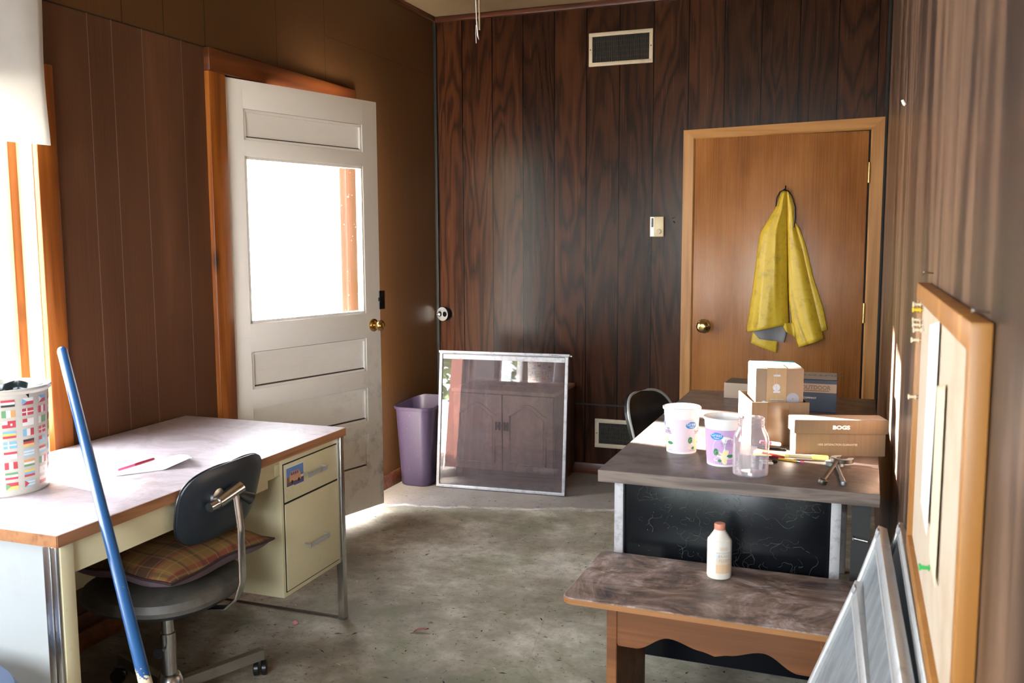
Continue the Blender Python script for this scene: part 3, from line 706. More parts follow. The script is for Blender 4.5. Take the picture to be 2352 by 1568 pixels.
# ------------------------------------------------------------------ leaning storm window
def flat_frame(b, w_, h_, fw, t, mi=0):
    b.box(0, -t/2, 0, w_, t/2, fw, mi, bev=.0015); b.box(0, -t/2, h_-fw, w_, t/2, h_, mi, bev=.0015)
    b.box(0, -t/2*.98, fw*.5, fw, t/2*.98, h_-fw*.5, mi, bev=.0015); b.box(w_-fw, -t/2*.98, fw*.5, w_, t/2*.98, h_-fw*.5, mi, bev=.0015)
sw = thing('storm_window', 'white framed dusty storm window leaning against the cabinet', 'window', (.262, -.598, .003), (R(-6.3), 0, math.atan2(.052, .775)))
b = MB(); flat_frame(b, .778, .80, .0175, .022); b.box(-.004, -.015, .789, .785, .013, .803, bev=.002); b.box(.021, -.006, .755, .757, .006, .781)
b.box(.022, -.013, .785, .757, -.011, .787, mi=1)
add_text(b, 'durolux', .013, TM((.70, -.0158, .796), rx=PI/2), 1, .0003)
b.build('frame', [M_['alupale'], M_['inkblk']], sw)
MB().box(.02, -.002, .02, .758, .002, .76).build('glass_pane', M_['dusty'], sw)
MB().lathe([(.005, 0), (.005, .012), (0, .013)], 10, M=TM((.785, 0, .792), ry=PI/2), cap1=False).build('pin', M_['alu'], sw)

# ------------------------------------------------------------------ purple bin in the corner
pb = thing('wastebasket', 'speckled purple plastic wastebasket standing in the corner', 'bin', (.130, -.512, 0), R(0))
def rrect(w_, d_, r_, n=6):
    o = []
    for cx, cy, a in ((w_/2-r_, d_/2-r_, 0), (-w_/2+r_, d_/2-r_, PI/2), (-w_/2+r_, -d_/2+r_, PI), (w_/2-r_, -d_/2+r_, 3*PI/2)):
        for k in range(n+1): o.append((cx+r_*math.cos(a+PI/2*k/n), cy+r_*math.sin(a+PI/2*k/n)))
    return o
b = MB(); lv = [(.175, .24, .05, .0), (.19, .255, .05, .008), (.20, .27, .055, .10), (.215, .29, .06, .25), (.228, .31, .065, .40), (.235, .32, .065, .458), (.248, .335, .07, .460), (.252, .34, .07, .475), (.242, .33, .065, .478), (.232, .318, .062, .46), (.195, .25, .05, .02)]
rings = []
for w_, d_, r_, z in lv:
    rr = rrect(w_, d_, r_)
    rings.append([Vector((x, y, z + (.030*max(0, math.cos((x)/(w_/2)*1.3))*(1 if y > d_*.25 else 0)*max(0, (z-.43)/.045) if z > .45 else 0))) for x, y in rr])
k = len(rings[0]); vs = [q for g in rings for q in g]
fs = [(j*k+i, j*k+(i+1) % k, (j+1)*k+(i+1) % k, (j+1)*k+i) for j in range(len(rings)-1) for i in range(k)]
fs += [tuple(range(k))[::-1], tuple(range(len(vs)-k, len(vs)))]
b.add(vs, fs, 0, True); b.build('body', M_['purple'], pb, sharp=50)

# ------------------------------------------------------------------ cream steel desk
DZ = .747
dk = thing('steel_desk', 'cream steel desk with pale mauve top against the left wall', 'desk', (.757, -2.432, 0), R(.6))
# local: x from -.74 (wall) to 0 (kneehole side); y from 0 (far end) to -1.36 (near end)
b = MB(); b.box(-.735, -1.352, .716, 0, 0, DZ, bev=.002); b.box(.0, -1.352, .7165, .0022, 0, DZ-.001, mi=1); b.box(-.735, -1.3545, .7165, 0, -1.352, DZ-.001, mi=1); b.box(-.735, 0, .7165, 0, .0022, DZ-.001, mi=1)
b.build('desktop', [M_['desk1top'], M_['desk1edge']], dk)
b = MB(); b.box(-.72, -1.30, .655, -.022, -.40, .715, bev=.003); b.box(-.045, -1.29, .63, -.020, -.47, .716, bev=.002)
b.box(-.05, -1.3375, .0, -.008, -1.295, .716, bev=.003)
b.build('apron', M_['cream'], dk)
b = MB(); b.box(-.71, -1.342, .04, -.05, -1.322, .716, bev=.003); b.build('end_panel', M_['creampale'], dk)
b = MB(); b.box(-.70, -1.32, .26, -.685, -.03, .716, bev=.002); b.build('modesty_panel', M_['cream'], dk)
pd = MB(); pd.box(-.66, -.405, .228, -.016, -.028, .713, bev=.003); pd.box(-.07, -.43, .66, -.018, -.403, .70, bev=.002)
ped = pd.build('pedestal', M_['cream'], dk)
def drawer(z0, z1, hz, stick=False):
    MB().box(-.0165, -.392, z0-.004, -.0145, -.042, z1+.004).build('drawer_gap', M_['dark'], dk)
    d = MB().box(-.017, -.388, z0, -.0115, -.046, z1, bev=.0015).build('drawer', M_['cream'], dk)
    h = MB(); y0, y1 = -.278, -.150
    h.box(.010, y0, hz-.008, .013, y1, hz+.008); h.box(-.012, y0, hz+.004, .013, y0+.004, hz+.0085); h.box(-.012, y1-.004, hz+.004, .013, y1, hz+.0085); h.box(-.012, y0, hz+.0055, .011, y0+.006, hz+.008); h.box(-.012, y1-.006, hz+.0055, .011, y1, hz+.008)
    h.build('drawer_handle', M_['alu'], d)
    return d
dr = drawer(.560, .690, .630); drawer(.248, .553, .377)
b = MB(); SX = TM((-.0112, -.379, .608)) @ Matrix(((0, 0, 1, 0), (1, 0, 0, 0), (0, 1, 0, 0), (0, 0, 0, 1)))   # local x->y, y->z
def sq(x0, y0, x1, y1, mi, z=0): b.add([(x0, y0, z), (x1, y0, z), (x1, y1, z), (x0, y1, z)], [(0, 1, 2, 3)], mi, False, SX)
sq(0, 0, .108, .070, 0, .0002); sq(.002, .003, .106, .067, 1, .0004); sq(.002, .003, .106, .034, 2, .0006); sq(.002, .003, .106, .016, 3, .0008); sq(.045, .0, .106, .008, 4, .0009)
b.add([(.018, .018, .001), (.088, .014, .001), (.090, .030, .001), (.086, .036, .001), (.074, .050, .001), (.030, .052, .001), (.019, .040, .001)], [tuple(range(7))], 5, False, SX)
for x in (.028, .040, .052, .064): b.add([(x, .038, .0012), (x+.009, .038, .0012), (x+.009, .048, .0012), (x, .048, .0012)], [(0, 1, 2, 3)], 6, False, SX)
for x in (.034, .075): b.lathe([(.0065, .0012), (0, .0013)], 14, mi=7, M=SX @ TM((x, .015, 0)), cap0=False, cap1=False)
sq(.088, .020, .104, .028, 0, .0013)
stk = b.build('sticker', [M_['paper'], plain('sticker_sky', (.13, .25, .55), .4), plain('sticker_bush', (.22, .12, .04), .4), plain('sticker_road', (.12, .10, .14), .4), plain('sticker_violet', (.10, .09, .35), .4), plain('sticker_van', (.62, .33, .18), .4), plain('sticker_glass', (.14, .10, .25), .3), M_['inkblk']], dr)
stk['label'] = 'small picture sticker of an orange camper van'
for x, y, nm in ((-.018, -.016, 'far'), (-.018, -1.332, 'near'), (-.715, -.016, 'w'), (-.715, -1.332, 'x')):
    b = MB()
    if nm == 'near': b.box(-.052, -1.349, 0, -.030, -1.338, .715, bev=.002); b.box(-.027, -1.349, 0, -.010, -1.338, .715, bev=.003)
    else: b.box(x-.014, y-.016, 0, x+.014, y+.010, .716, bev=.002)
    b.build('leg', M_['chrome'], dk)
MB().box(-.71, -.022, .002, -.03, -.014, .010, bev=.002).build('floor_strip', M_['cabd0'] if 'cabd0' in M_ else plain('dark_brown_strip', (.06, .04, .025), .7), dk)  # thin dark brown strip along the floor between the far legs

# flag-printed bin on the desk
fb = thing('flag_bin', 'round metal bin printed with rows of small national flags', 'bin', (.287, -3.512, DZ), R(0))
b = MB(); RB, RT, HB = .113, .127, .298
def rad(z): return RB+(RT-RB)*z/HB
b.lathe([(RB-.004, .0), (RB, .004), (RB+.0005, .012), (rad(.30), .300), (RT+.006, .304), (RT+.009, .311), (RT+.006, .317), (RT-.002, .316), (RT-.003, .30), (RB-.006, .01), (0, .008)], 56, cap1=False, cap0=True, sharp=None) if False else b.lathe([(RB-.004, .0), (RB, .004), (RB+.0005, .012), (rad(.283), .283), (RT+.006, .287), (RT+.009, .294), (RT+.006, .300), (RT-.002, .299), (RT-.003, .283), (RB-.006, .01), (0, .008)], 56, cap1=False)
b.build('body', [M_['paper2'] if 'paper2' in M_ else dirty('ivory_enamel', (.50, .48, .42), (.38, .30, .20), .5, .3, sc=10)], fb)
FC = {'r': (.48, .06, .08), 'w': (.72, .71, .68), 'b': (.20, .42, .60), 'n': (.08, .11, .28), 'y': (.70, .52, .14), 'g': (.14, .32, .16), 'k': (.05, .05, .05), 'o': (.65, .33, .12), 's': (.32, .55, .66)}
keys = list(FC); fm = [plain('flag_'+k, FC[k], .35, var=.03) for k in keys]
fl = MB()
def patch(a0, a1, z0, z1, k, e=.0006):
    n = 3; vs = []
    for z in (z0, z1):
        for i in range(n+1): a = a0+(a1-a0)*i/n; r_ = rad(z)+e; vs.append((r_*math.cos(a), r_*math.sin(a), z))
    fl.add(vs, [(i, i+1, n+2+i, n+1+i) for i in range(n)], keys.index(k), True)
def flag(a, z, kind):
    wa, hz = .032/.118, .0195; a0, a1 = a-wa/2, a+wa/2
    t, *c = kind.split()
    if t == 'h':   # horizontal stripes top->bottom
        for i, k in enumerate(c[0]): patch(a0, a1, z+hz*(1-(i+1)/len(c[0])), z+hz*(1-i/len(c[0])), k)
    elif t == 'v':
        for i, k in enumerate(c[0]): patch(a0+wa*i/len(c[0]), a0+wa*(i+1)/len(c[0]), z, z+hz, k)
    elif t == 'c':  # nordic cross: ground, cross
        patch(a0, a1, z, z+hz, c[0][0]); patch(a0, a1, z+hz*.42, z+hz*.58, c[0][1], .001); patch(a0+wa*.33, a0+wa*.43, z, z+hz, c[0][1], .001)
    elif t == 't':  # stripes with hoist triangle
        for i, k in enumerate(c[0]): patch(a0, a1, z+hz*(1-(i+1)/len(c[0])), z+hz*(1-i/len(c[0])), k)
        r0 = rad(z)+.0012; r1 = rad(z+hz)+.0012; rm = rad(z+hz/2)+.0012; am = a0+wa*.42
        fl.add([(r0*math.cos(a0), r0*math.sin(a0), z), (rm*math.cos(am), rm*math.sin(am), z+hz/2), (r1*math.cos(a0), r1*math.sin(a0), z+hz)], [(0, 1, 2)], keys.index(c[1]), False)
    elif t == 'd':  # plain with canton/emblem
        patch(a0, a1, z, z+hz, c[0][0]); patch(a0, a0+wa*.4, z+hz*.5, z+hz, c[0][1], .001); patch(a0+wa*.6, a0+wa*.75, z+hz*.3, z+hz*.6, c[0][2], .001)
cols = [['h ybr', 't swsws r', 't wr b', 'c rw', 'd wrw', 'v bwr', 'h kry', 'h swsws', 'h owg'],
        ['d wwy', 'h wr', 't br w', 'v rwr', 'v wgg', 'c rw', 'd srw', 'h rws', 'v gwr'],
        ['d srw', 'h rwr', 'd ryy', 'h yws', 'h rk', 'd gyw', 'h wrw', 'v bwr', 'h rwb'],
        ['h rwk', 'v gwo', 'd rww', 'h byr', 'c bw', 'h rww', 'v rwr', 'h gwr', 't ry g']]
for ci in range(15):
    a = -PI/2-.22+ci*.4189
    for ri in range(9): flag(a, .253-ri*.029, cols[ci % 4][(ri+ci//4*2) % 9])
fl.build('flag_print', fm, fb)
b = MB(); b.box(-.0025, 0, .012, .0025, .002, .30, M=TM((0, 0, 0), rz=0) @ TM((0, -RB-.004, 0))); 
# plastic liner bag inside
rnd = random.Random(5)
bagv = MB()
def bagf(u, v):
    a = u*2*PI; r_ = (RT-.006)*(1-.12*v)-.004*math.sin(a*9)-.003*math.sin(a*17); z = .288-.15*v+.006*math.sin(a*7)*(1-v)
    return Vector((r_*math.cos(a), r_*math.sin(a), z))
bagv.grid(bagf, 72, 6); bagv.grid(lambda u, v: Vector(((RT-.022)*v*math.cos(u*2*PI), (RT-.022)*v*math.sin(u*2*PI), .138+.014*math.sin(u*19)*v)), 72, 5)
bagv.build('liner_bag', M_['bag'], fb, solid=.0008)

# folded paper and red pen
def papf(u, v):
    x = (u-.5)*.24; y = (v-.5)*.14
    z = .002+.034*max(0, u-.60)*2.4*(1-.6*v)+.012*max(0, .25-u)*(v)+.008*abs(math.sin(u*7))*math.sin(v*3)
    if u > .93: z -= (u-.93)*.12; x -= (u-.93)*.10
    return Vector((x, y, max(.0012, z)))
b = MB(); b.grid(papf, 24, 10); o = b.build('folded_paper', M_['paper'], loc=(.500, -3.165, DZ), rotz=R(52), solid=.0009); tag(o, 'crumpled white paper lying on the cream desk in the sun', 'paper')
def pen(name, lab, cat, a, c_, r_, mats, split=(.7,), group=None, tip=None):
    """slim pen from a to c_, colour bands at split fractions, tapered tip at c_"""
    a = Vector(a); c_ = Vector(c_); L = (c_-a).length
    t = thing(name, lab, cat, a, group=group); t.rotation_mode = 'QUATERNION'; t.rotation_quaternion = (c_-a).to_track_quat('Z', 'Y')
    st = [0]+list(split)+[1.0]
    names = ['barrel', 'cap', 'tip']
    for i in range(len(st)-1):
        z0, z1 = st[i]*L, st[i+1]*L
        rr = r_*(1.0 if i == 0 else 1.12 if i == 1 and len(st) == 3 and not tip else .98)
        if i == len(st)-2 and tip: pr = [(r_, z0), (r_*.35, z1-.002), (0, z1)]
        elif i == 0: pr = [(0, z0), (rr*.8, z0+.0005), (rr, z0+.002), (rr, z1)]
        else: pr = [(rr, z0), (rr, z1-.004), (rr*.7, z1), (0, z1)]
        MB().lathe(pr, 12, cap0=(i != 0), cap1=(i == 0)).build('tip' if (i == len(st)-2 and tip) else names[min(i, 1)], mats[i], t)
    return t
red = plain('red_plastic', (.35, .02, .05), .3); blue = plain('blue_plastic', (.02, .03, .22), .3); orange = plain('orange_pencil', (.75, .28, .05), .4)
yel = plain('yellow_pencil', (.75, .48, .06), .4); darkr = plain('maroon_plastic', (.14, .01, .02), .3); pink = plain('pink_plastic', (.70, .12, .25), .35)
hl = plain('highlighter_yellow', (.75, .72, .18), .35); hlb = plain('highlighter_barrel', (.55, .48, .30), .35)
pen('pen', 'slim red pen lying on the crumpled paper on the cream desk', 'pen', (.488, -3.292, DZ+.018), (.512, -3.165, DZ+.026), .0042, [pink, red], (.45,))

# ------------------------------------------------------------------ swivel chair with plaid cushion
ch = thing('swivel_chair', 'swivel chair with slate blue backrest and chrome base at the cream desk', 'chair', (.612, -3.252, 0), R(92))
def ring_seat(rx, ry, ex, z): return [Vector((rx*math.copysign(abs(math.cos(a))**ex, math.cos(a)), ry*math.copysign(abs(math.sin(a))**ex, math.sin(a)), z)) for a in [2*PI*i/48 for i in range(48)]]
def loft(b, rings, mi=0, cap=True):
    k = len(rings[0]); vs = [q for g in rings for q in g]
    b.add(vs, [(j*k+i, j*k+(i+1) % k, (j+1)*k+(i+1) % k, (j+1)*k+i) for j in range(len(rings)-1) for i in range(k)]+([tuple(range(k))[::-1], tuple(range(len(vs)-k, len(vs)))] if cap else []), mi, True)
b = MB(); loft(b, [ring_seat(.14, .14, .85, .375), ring_seat(.205, .20, .8, .383), ring_seat(.222, .215, .8, .398)]); b.build('seat_shell', M_['slate'], ch)
b = MB(); loft(b, [ring_seat(.222, .215, .8, .398), ring_seat(.226, .219, .8, .412), ring_seat(.218, .211, .8, .432), ring_seat(.19, .185, .8, .445), ring_seat(.10, .10, .9, .450), ring_seat(.02, .02, 1, .450)]); b.build('seat', M_['dustyseat'], ch)
def backpt(u, v, off):
    # u across (-1..1), v up (-1..1) superellipse mapped disc
    x = u*.197+.064+.022*v; z = v*.110
    y = -.172 - .010 + .022*(u**2) - .012*v - off
    return Vector((x, y, .679+z))
def disc(n, m, off, edge):
    rings = []
    for j in range(m+1):
        r_ = j/m; ring = []
        for i in range(n):
            a = 2*PI*i/n; cx, sy = math.cos(a), math.sin(a); e = .62
            ux = math.copysign(abs(cx)**e, cx)*r_; vy = math.copysign(abs(sy)**e, sy)*r_
            ux *= (1.0+.06*vy)
            ring.append(backpt(ux, vy, off*(1-r_**6)+edge*(r_**6)))
        rings.append(ring)
    return rings
b = MB(); rr = disc(56, 10, .014, .004); loft(b, rr[1:], cap=False); b.add(rr[1], [tuple(range(56))])
rf = disc(56, 10, -.012, -.004); 
k = 56; e0, e1 = rr[-1], rf[-1]
b.add(e0+e1, [(i, (i+1) % k, k+(i+1) % k, k+i) for i in range(k)], 0, True)
bo = b.build('backrest', M_['slate'], ch, sharp=60)
b = MB(); loft(b, rf[1:], cap=False); b.add(rf[1], [tuple(range(56))]); b.tube([p+Vector((0, .001, 0)) for p in rf[-1]]+[rf[-1][0]+Vector((0, .001, 0))], .003, 8); b.build('back_cushion', M_['blackv'], bo)
b = MB(); b.lathe([(.030, 0), (.030, .008), (.012, .012)], 20, M=TM((-.03, -.194, .70), rx=PI/2)); b.tube([(-.05, -.212, .693), (.045, -.222, .715)], .019, 16, rs=[.017, .021]); b.tube([(.0, -.19, .70), (.0, -.23, .70)], .012, 12)
b.tube([(-.085, -.208, .688), (-.05, -.212, .693)], .014, 14)
b.v = [v+Vector((.034, 0, -.004)) for v in b.v]
br = b.build('backrest_bracket', M_['chrome'], ch)
MB().tube([(.069, -.222, .696), (.094, -.246, .676), (.098, -.249, .673)], .017, 14, rs=[.010, .017, .018]).build('adjusting_knob', M_['blackv'], br)
b = MB(); b.tube([(.012, -.232, .695), (.006, -.248, .60), (.0, -.252, .585), (0, -.252, .50), (0, -.252, .44), (0, -.245, .395), (0, -.215, .365), (0, -.15, .358), (0, 0, .358)], .017, 12, flat=.30, side=(0, 1, 0))
b.v = [v+Vector((.034*min(1, max(0, (v.z-.355)/.08)), 0, 0)) for v in b.v]
b.build('support_bar', M_['chrome'], ch)
b = MB(); b.lathe([(.075, .358), (.075, .375)], 24); b.lathe([(.018, .23), (.018, .36)], 20); b.lathe([(.0225, .115), (.0225, .26), (.019, .262)], 24); b.build('column', M_['chrome'], ch)
MB().tube([(-.018, 0, .215), (-.045, -.012, .222), (-.07, -.02, .226), (-.073, -.021, .2265)], .012, 12, rs=[.004, .004, .016, .015]).build('height_knob', M_['blackv'], ch)
b = MB(); b.lathe([(.048, .035), (.05, .05), (.042, .10), (.030, .128), (.024, .132)], 28); b.build('hub', M_['chrome'], ch)
a0 = math.atan2(.30, .115)-R(92)
for q in range(4):
    a = a0+q*PI/2; dx, dy = math.cos(a), math.sin(a)
    lg = MB().bar((dx*.03, dy*.03, .085), (dx*.325, dy*.325, .078), .026, .034).build('base_leg', M_['chrome'], ch)
    c_ = MB(); Mx = TM((dx*.315, dy*.315, 0), rz=a+.9)
    for s_ in (-1, 1): c_.lathe([(.006, -.008), (.022, -.009), (.025, -.006), (.025, .006), (.022, .009), (.006, .008)], 20, M=Mx @ TM((.014, s_*.013, .025), rx=PI/2))
    c_.box(-.008, -.006, .03, .022, .006, .058, M=Mx, bev=.003); c_.lathe([(.006, .05), (.006, .075)], 10, M=Mx)
    c_.build('caster', M_['blackv'], lg)
pl = thing('plaid_cushion', 'brown plaid square cushion with mauve underside on the swivel chair', 'cushion', (.600, -3.218, .448), R(-3))
def cushf(sgn):
    def fn(u, v):
        x, y = u*2-1, v*2-1
        p = (1-abs(x)**2.6)*(1-abs(y)**2.6)
        k = 1-.07*(1-abs(x))*abs(y)**2 ; k2 = 1-.07*(1-abs(y))*abs(x)**2
        z = .062+(sgn*.048 if sgn > 0 else sgn*.062)*max(0, p)**(.55 if sgn > 0 else .38)
        droop = -.004*(x*x*y*y)
        return Vector((x*.222*k2, y*.222*k, z+droop+.003*math.sin(x*7+y*5)))
    return fn
b = MB(); b.grid(cushf(1), 30, 30); b.build('cushion_top', M_['plaid'], pl)
b = MB(); b.grid(lambda u, v: (lambda q: Vector((q.x, q.y, max(.0, q.z))))(cushf(-.9)(u, v)), 30, 30); b.build('cushion_underside', M_['mauve'], pl)
b = MB(); per = []
for i in range(120):
    s_ = i/30; sd_ = int(s_); f = s_-sd_
    u, v = [(f, 0), (1, f), (1-f, 1), (0, 1-f)][sd_]; per.append(cushf(1)(u, v))
per.append(per[0]); b.tube(per, .004, 6); b.build('piping', M_['darkpipe'] if 'darkpipe' in M_ else plain('dark_piping', (.03, .012, .012), .8), pl)

# ------------------------------------------------------------------ broom handle leaning on the cream desk
P1 = Vector((.375, -3.364, 1.128)); P2 = Vector((1.130, -3.891, .450))
d_ = (P2-P1).normalized(); foot = P1+d_*((P1.z-.015)/-d_.z)
b = MB(); pts = [P1+(foot-P1)*t for t in [i/20 for i in range(21)]]
b.tube(pts, .0145, 16); b.lathe([(.0145, 0), (.0125, .008), (.006, .013), (0, .0145)], 16, M=Matrix.Translation(P1) @ (-d_).to_track_quat('Z', 'Y').to_matrix().to_4x4(), cap0=False, cap1=False)
tag(b.build('broom_handle', M_['broom']), 'chipped blue wooden broom handle leaning on the cream desk edge', 'pole')

# ------------------------------------------------------------------ blue vinyl stool (bottom left corner)
st = thing('stool', 'round blue vinyl stool at the near end of the cream desk', 'stool', (.615, -4.165, 0))
b = MB(); loft(b, [ring_seat(.27, .27, 1, .395), ring_seat(.295, .295, 1, .405), ring_seat(.30, .30, 1, .43), ring_seat(.285, .285, 1, .455), ring_seat(.20, .20, 1, .468), ring_seat(.05, .05, 1, .472)]); b.build('seat', M_['bluev'], st)
b = MB(); loft(b, [ring_seat(.25, .25, 1, .37), ring_seat(.25, .25, 1, .397)]); b.build('seat_ring', M_['chrome'], st)
for q in range(4):
    a = PI/4+q*PI/2; MB().tube([(math.cos(a)*.19, math.sin(a)*.19, .38), (math.cos(a)*.25, math.sin(a)*.25, .0)], .012, 12).build('leg', M_['chrome'], st)

# ------------------------------------------------------------------ shade at the window
def shf(u, v):
    y = -3.072-u*1.35-.012*v; z = 2.43-.672*v
    return Vector((.052+.010*math.sin(u*26+v*1.5)+.006*math.sin(v*7)+.010*v, y, z))
sh0 = Vector((.05, -3.1, 2.43)); b = MB(); b.grid(lambda u, v: shf(u, v)-sh0, 60, 16); b.build('fabric', M_['blinds'], (sh := thing('hanging_cloth', 'white cloth hanging over the upper part of the left window', 'cloth', (.05, -3.1, 2.43))), solid=.004)
MB().tube([(-.005, .025, -.005), (-.005, -1.34, -.005)], .011, 12).build('rod', M_['pine'], sh)

# ------------------------------------------------------------------ dark desk on the right
D2Z = .761
dd = thing('dark_desk', 'black steel desk with worn grey brown laminate top on the right', 'desk', (1.839, -2.785, 0), R(-.5))
# local: x 0..775, y 0..1.56
b = MB(); b.box(0, 0, D2Z-.036, .785, 1.575, D2Z, bev=.0015); b.box(0, -.0015, D2Z-.0355, .785, 0, D2Z-.001, mi=1); b.box(-.0015, 0, D2Z-.0355, 0, 1.575, D2Z-.001, mi=1)
b.build('desktop', [M_['desk2top'], M_['desk2edge']], dd)
b = MB(); b.box(.058, .085, .165, .657, .10, D2Z-.037, bev=.002); b.build('end_panel', M_['black'], dd)
b = MB(); b.box(.045, .10, .165, .665, .60, D2Z-.038, bev=.003); b.build('pedestal', M_['black'], dd)
for k_, (z0, z1) in enumerate([(.58, .71), (.18, .57)]):
    d = MB().box(.038, .12, z0, .046, .58, z1, bev=.002).build('drawer', M_['blackd'] if 'blackd' in M_ else M_['black'], dd)
    MB().tube([(.038, .28, (z0+z1)/2), (.02, .285, (z0+z1)/2), (.02, .415, (z0+z1)/2), (.038, .42, (z0+z1)/2)], .005, 8).build('drawer_handle', M_['chrome'], d)
b = MB(); b.box(.62, .60, .30, .635, 1.50, D2Z-.038); b.box(.05, .60, .66, .62, 1.50, D2Z-.038); b.build('modesty_panel', M_['black'], dd)
for x, y in ((.032, .068), (.660, .068), (.032, 1.50), (.660, 1.50)):
    MB().box(x, y, 0, x+.028, y+.030, D2Z-.036, bev=.002).build('leg', M_['alupale'], dd)
b = MB(); b.box(.715, .11, .0, .765, .125, .722); o = b.build('side_board', plain('grey_side_board', (.035, .033, .035), .6, bump=.2), dd)
b = MB(); b.tube([(.720, .103, .60), (.760, .100, .595)], .003, 8, rs=[.003, .003]); b.lathe([(.007, 0), (.007, .004)], 6, M=TM((.719, .103, .60), ry=PI/2)); b.build('bolt', M_['chrome'], o)
# cobwebs and dust specks on the end panel
b = MB(); rnd = random.Random(21)
def web(x, z, n=9, step=.02):
    p = Vector((x, -2.7035, z)); a = rnd.uniform(-2.6, .2); pts = [p.copy()]
    for i in range(n):
        a += rnd.uniform(-1.3, 1.3); p = p+Vector((math.cos(a)*step, 0, math.sin(a)*step*.8)); p.z = min(max(p.z, .25), .70); p.x = min(max(p.x, 1.91), 2.48); p.y = -2.7035-rnd.uniform(0, .006); pts.append(p.copy())
    r_ = rnd.choice([.00012, .0002, .0003]); b.tube(pts, r_, 5, rs=[r_*rnd.uniform(.5, 1.5) for _ in pts])
    return pts
for i in range(48): web(rnd.uniform(1.93, 2.46), .72-abs(rnd.gauss(0, .07)), rnd.randint(5, 16), rnd.uniform(.004, .013))
for i in range(26): web(rnd.uniform(2.05, 2.46), rnd.uniform(.47, .58), rnd.randint(6, 16), rnd.uniform(.006, .016))
for i in range(46):
    x, z, r_ = rnd.uniform(1.91, 2.48), rnd.uniform(.48, .71), rnd.uniform(.0006, .0018)
    b.lathe([(0, -r_), (r_, 0), (0, r_)], 6, M=TM((x, -2.7035, z)), cap0=False, cap1=False)
tag(b.build('cobwebs', M_['cobweb']), 'dusty cobwebs strung across the black end panel of the dark desk', 'cobweb', kind='stuff')

# ------------------------------------------------------------------ black office chair behind the dark desk
c2 = thing('office_chair', 'black vinyl office chair tucked at the far side of the dark desk', 'chair', (1.935, -1.535, 0), R(-110))
# faces local +y ; back at -y
def bk2(u, v, off):
    x = u*.185; z = .612+v*.168; y = -.185+.03*u*u-.055*(v+1)-off
    return Vector((x, y, z))
def disc2(n, m, off, edge):
    out = []
    for j in range(m+1):
        r_ = j/m; ring = []
        for i in range(n):
            a = 2*PI*i/n; cx, sy = math.cos(a), math.sin(a); e = .55
            ring.append(bk2(math.copysign(abs(cx)**e, cx)*r_*(1-.10*max(0, sy)), math.copysign(abs(sy)**e, sy)*r_, off*(1-r_**4)+edge*(r_**4)))
        out.append(ring)
    return out
b = MB(); r1 = disc2(48, 8, -.022, -.006); r2 = disc2(48, 8, .02, .012)
loft(b, r1[1:], cap=False); b.add(r1[1], [tuple(range(48))]); loft(b, r2[1:], cap=False); b.add(r2[1], [tuple(range(48))])
b.add(r1[-1]+r2[-1], [(i, (i+1) % 48, 48+(i+1) % 48, 48+i) for i in range(48)], 0, True)
bb = b.build('backrest', M_['blackv'], c2, sharp=60)
b = MB(); b.tube([p+Vector((0, .004, 0)) for p in r1[-1]]+[r1[-1][0]+Vector((0, .004, 0))], .006, 8); b.build('piping', plain('grey_worn_piping', (.22, .22, .22), .35), bb)
b = MB(); loft(b, [ring_seat(.19, .19, .8, .40), ring_seat(.215, .21, .75, .415), ring_seat(.215, .21, .75, .45), ring_seat(.17, .17, .8, .465), ring_seat(.04, .04, 1, .468)]); b.build('seat', M_['blackv'], c2)
b = MB(); b.tube([(0, -.225, .60), (0, -.25, .50), (0, -.22, .39), (0, -.05, .385)], .016, 10, flat=.4); b.build('support_bar', M_['chrome'], c2)
b = MB(); b.lathe([(.02, .09), (.02, .40)], 18); b.build('column', M_['black'], c2)
for q in range(5):
    a = .4+q*2*PI/5; dx, dy = math.cos(a), math.sin(a)
    lg = MB().bar((dx*.015, dy*.015, .10), (dx*.26, dy*.26, .065), .028, .026).build('base_leg', M_['black'], c2)
    MB().lathe([(0, -.012), (.022, -.012), (.025, 0), (.022, .012), (0, .012)], 16, M=TM((dx*.25, dy*.25, .025), rx=PI/2, rz=a), cap0=False, cap1=False).build('caster', M_['black'], lg)

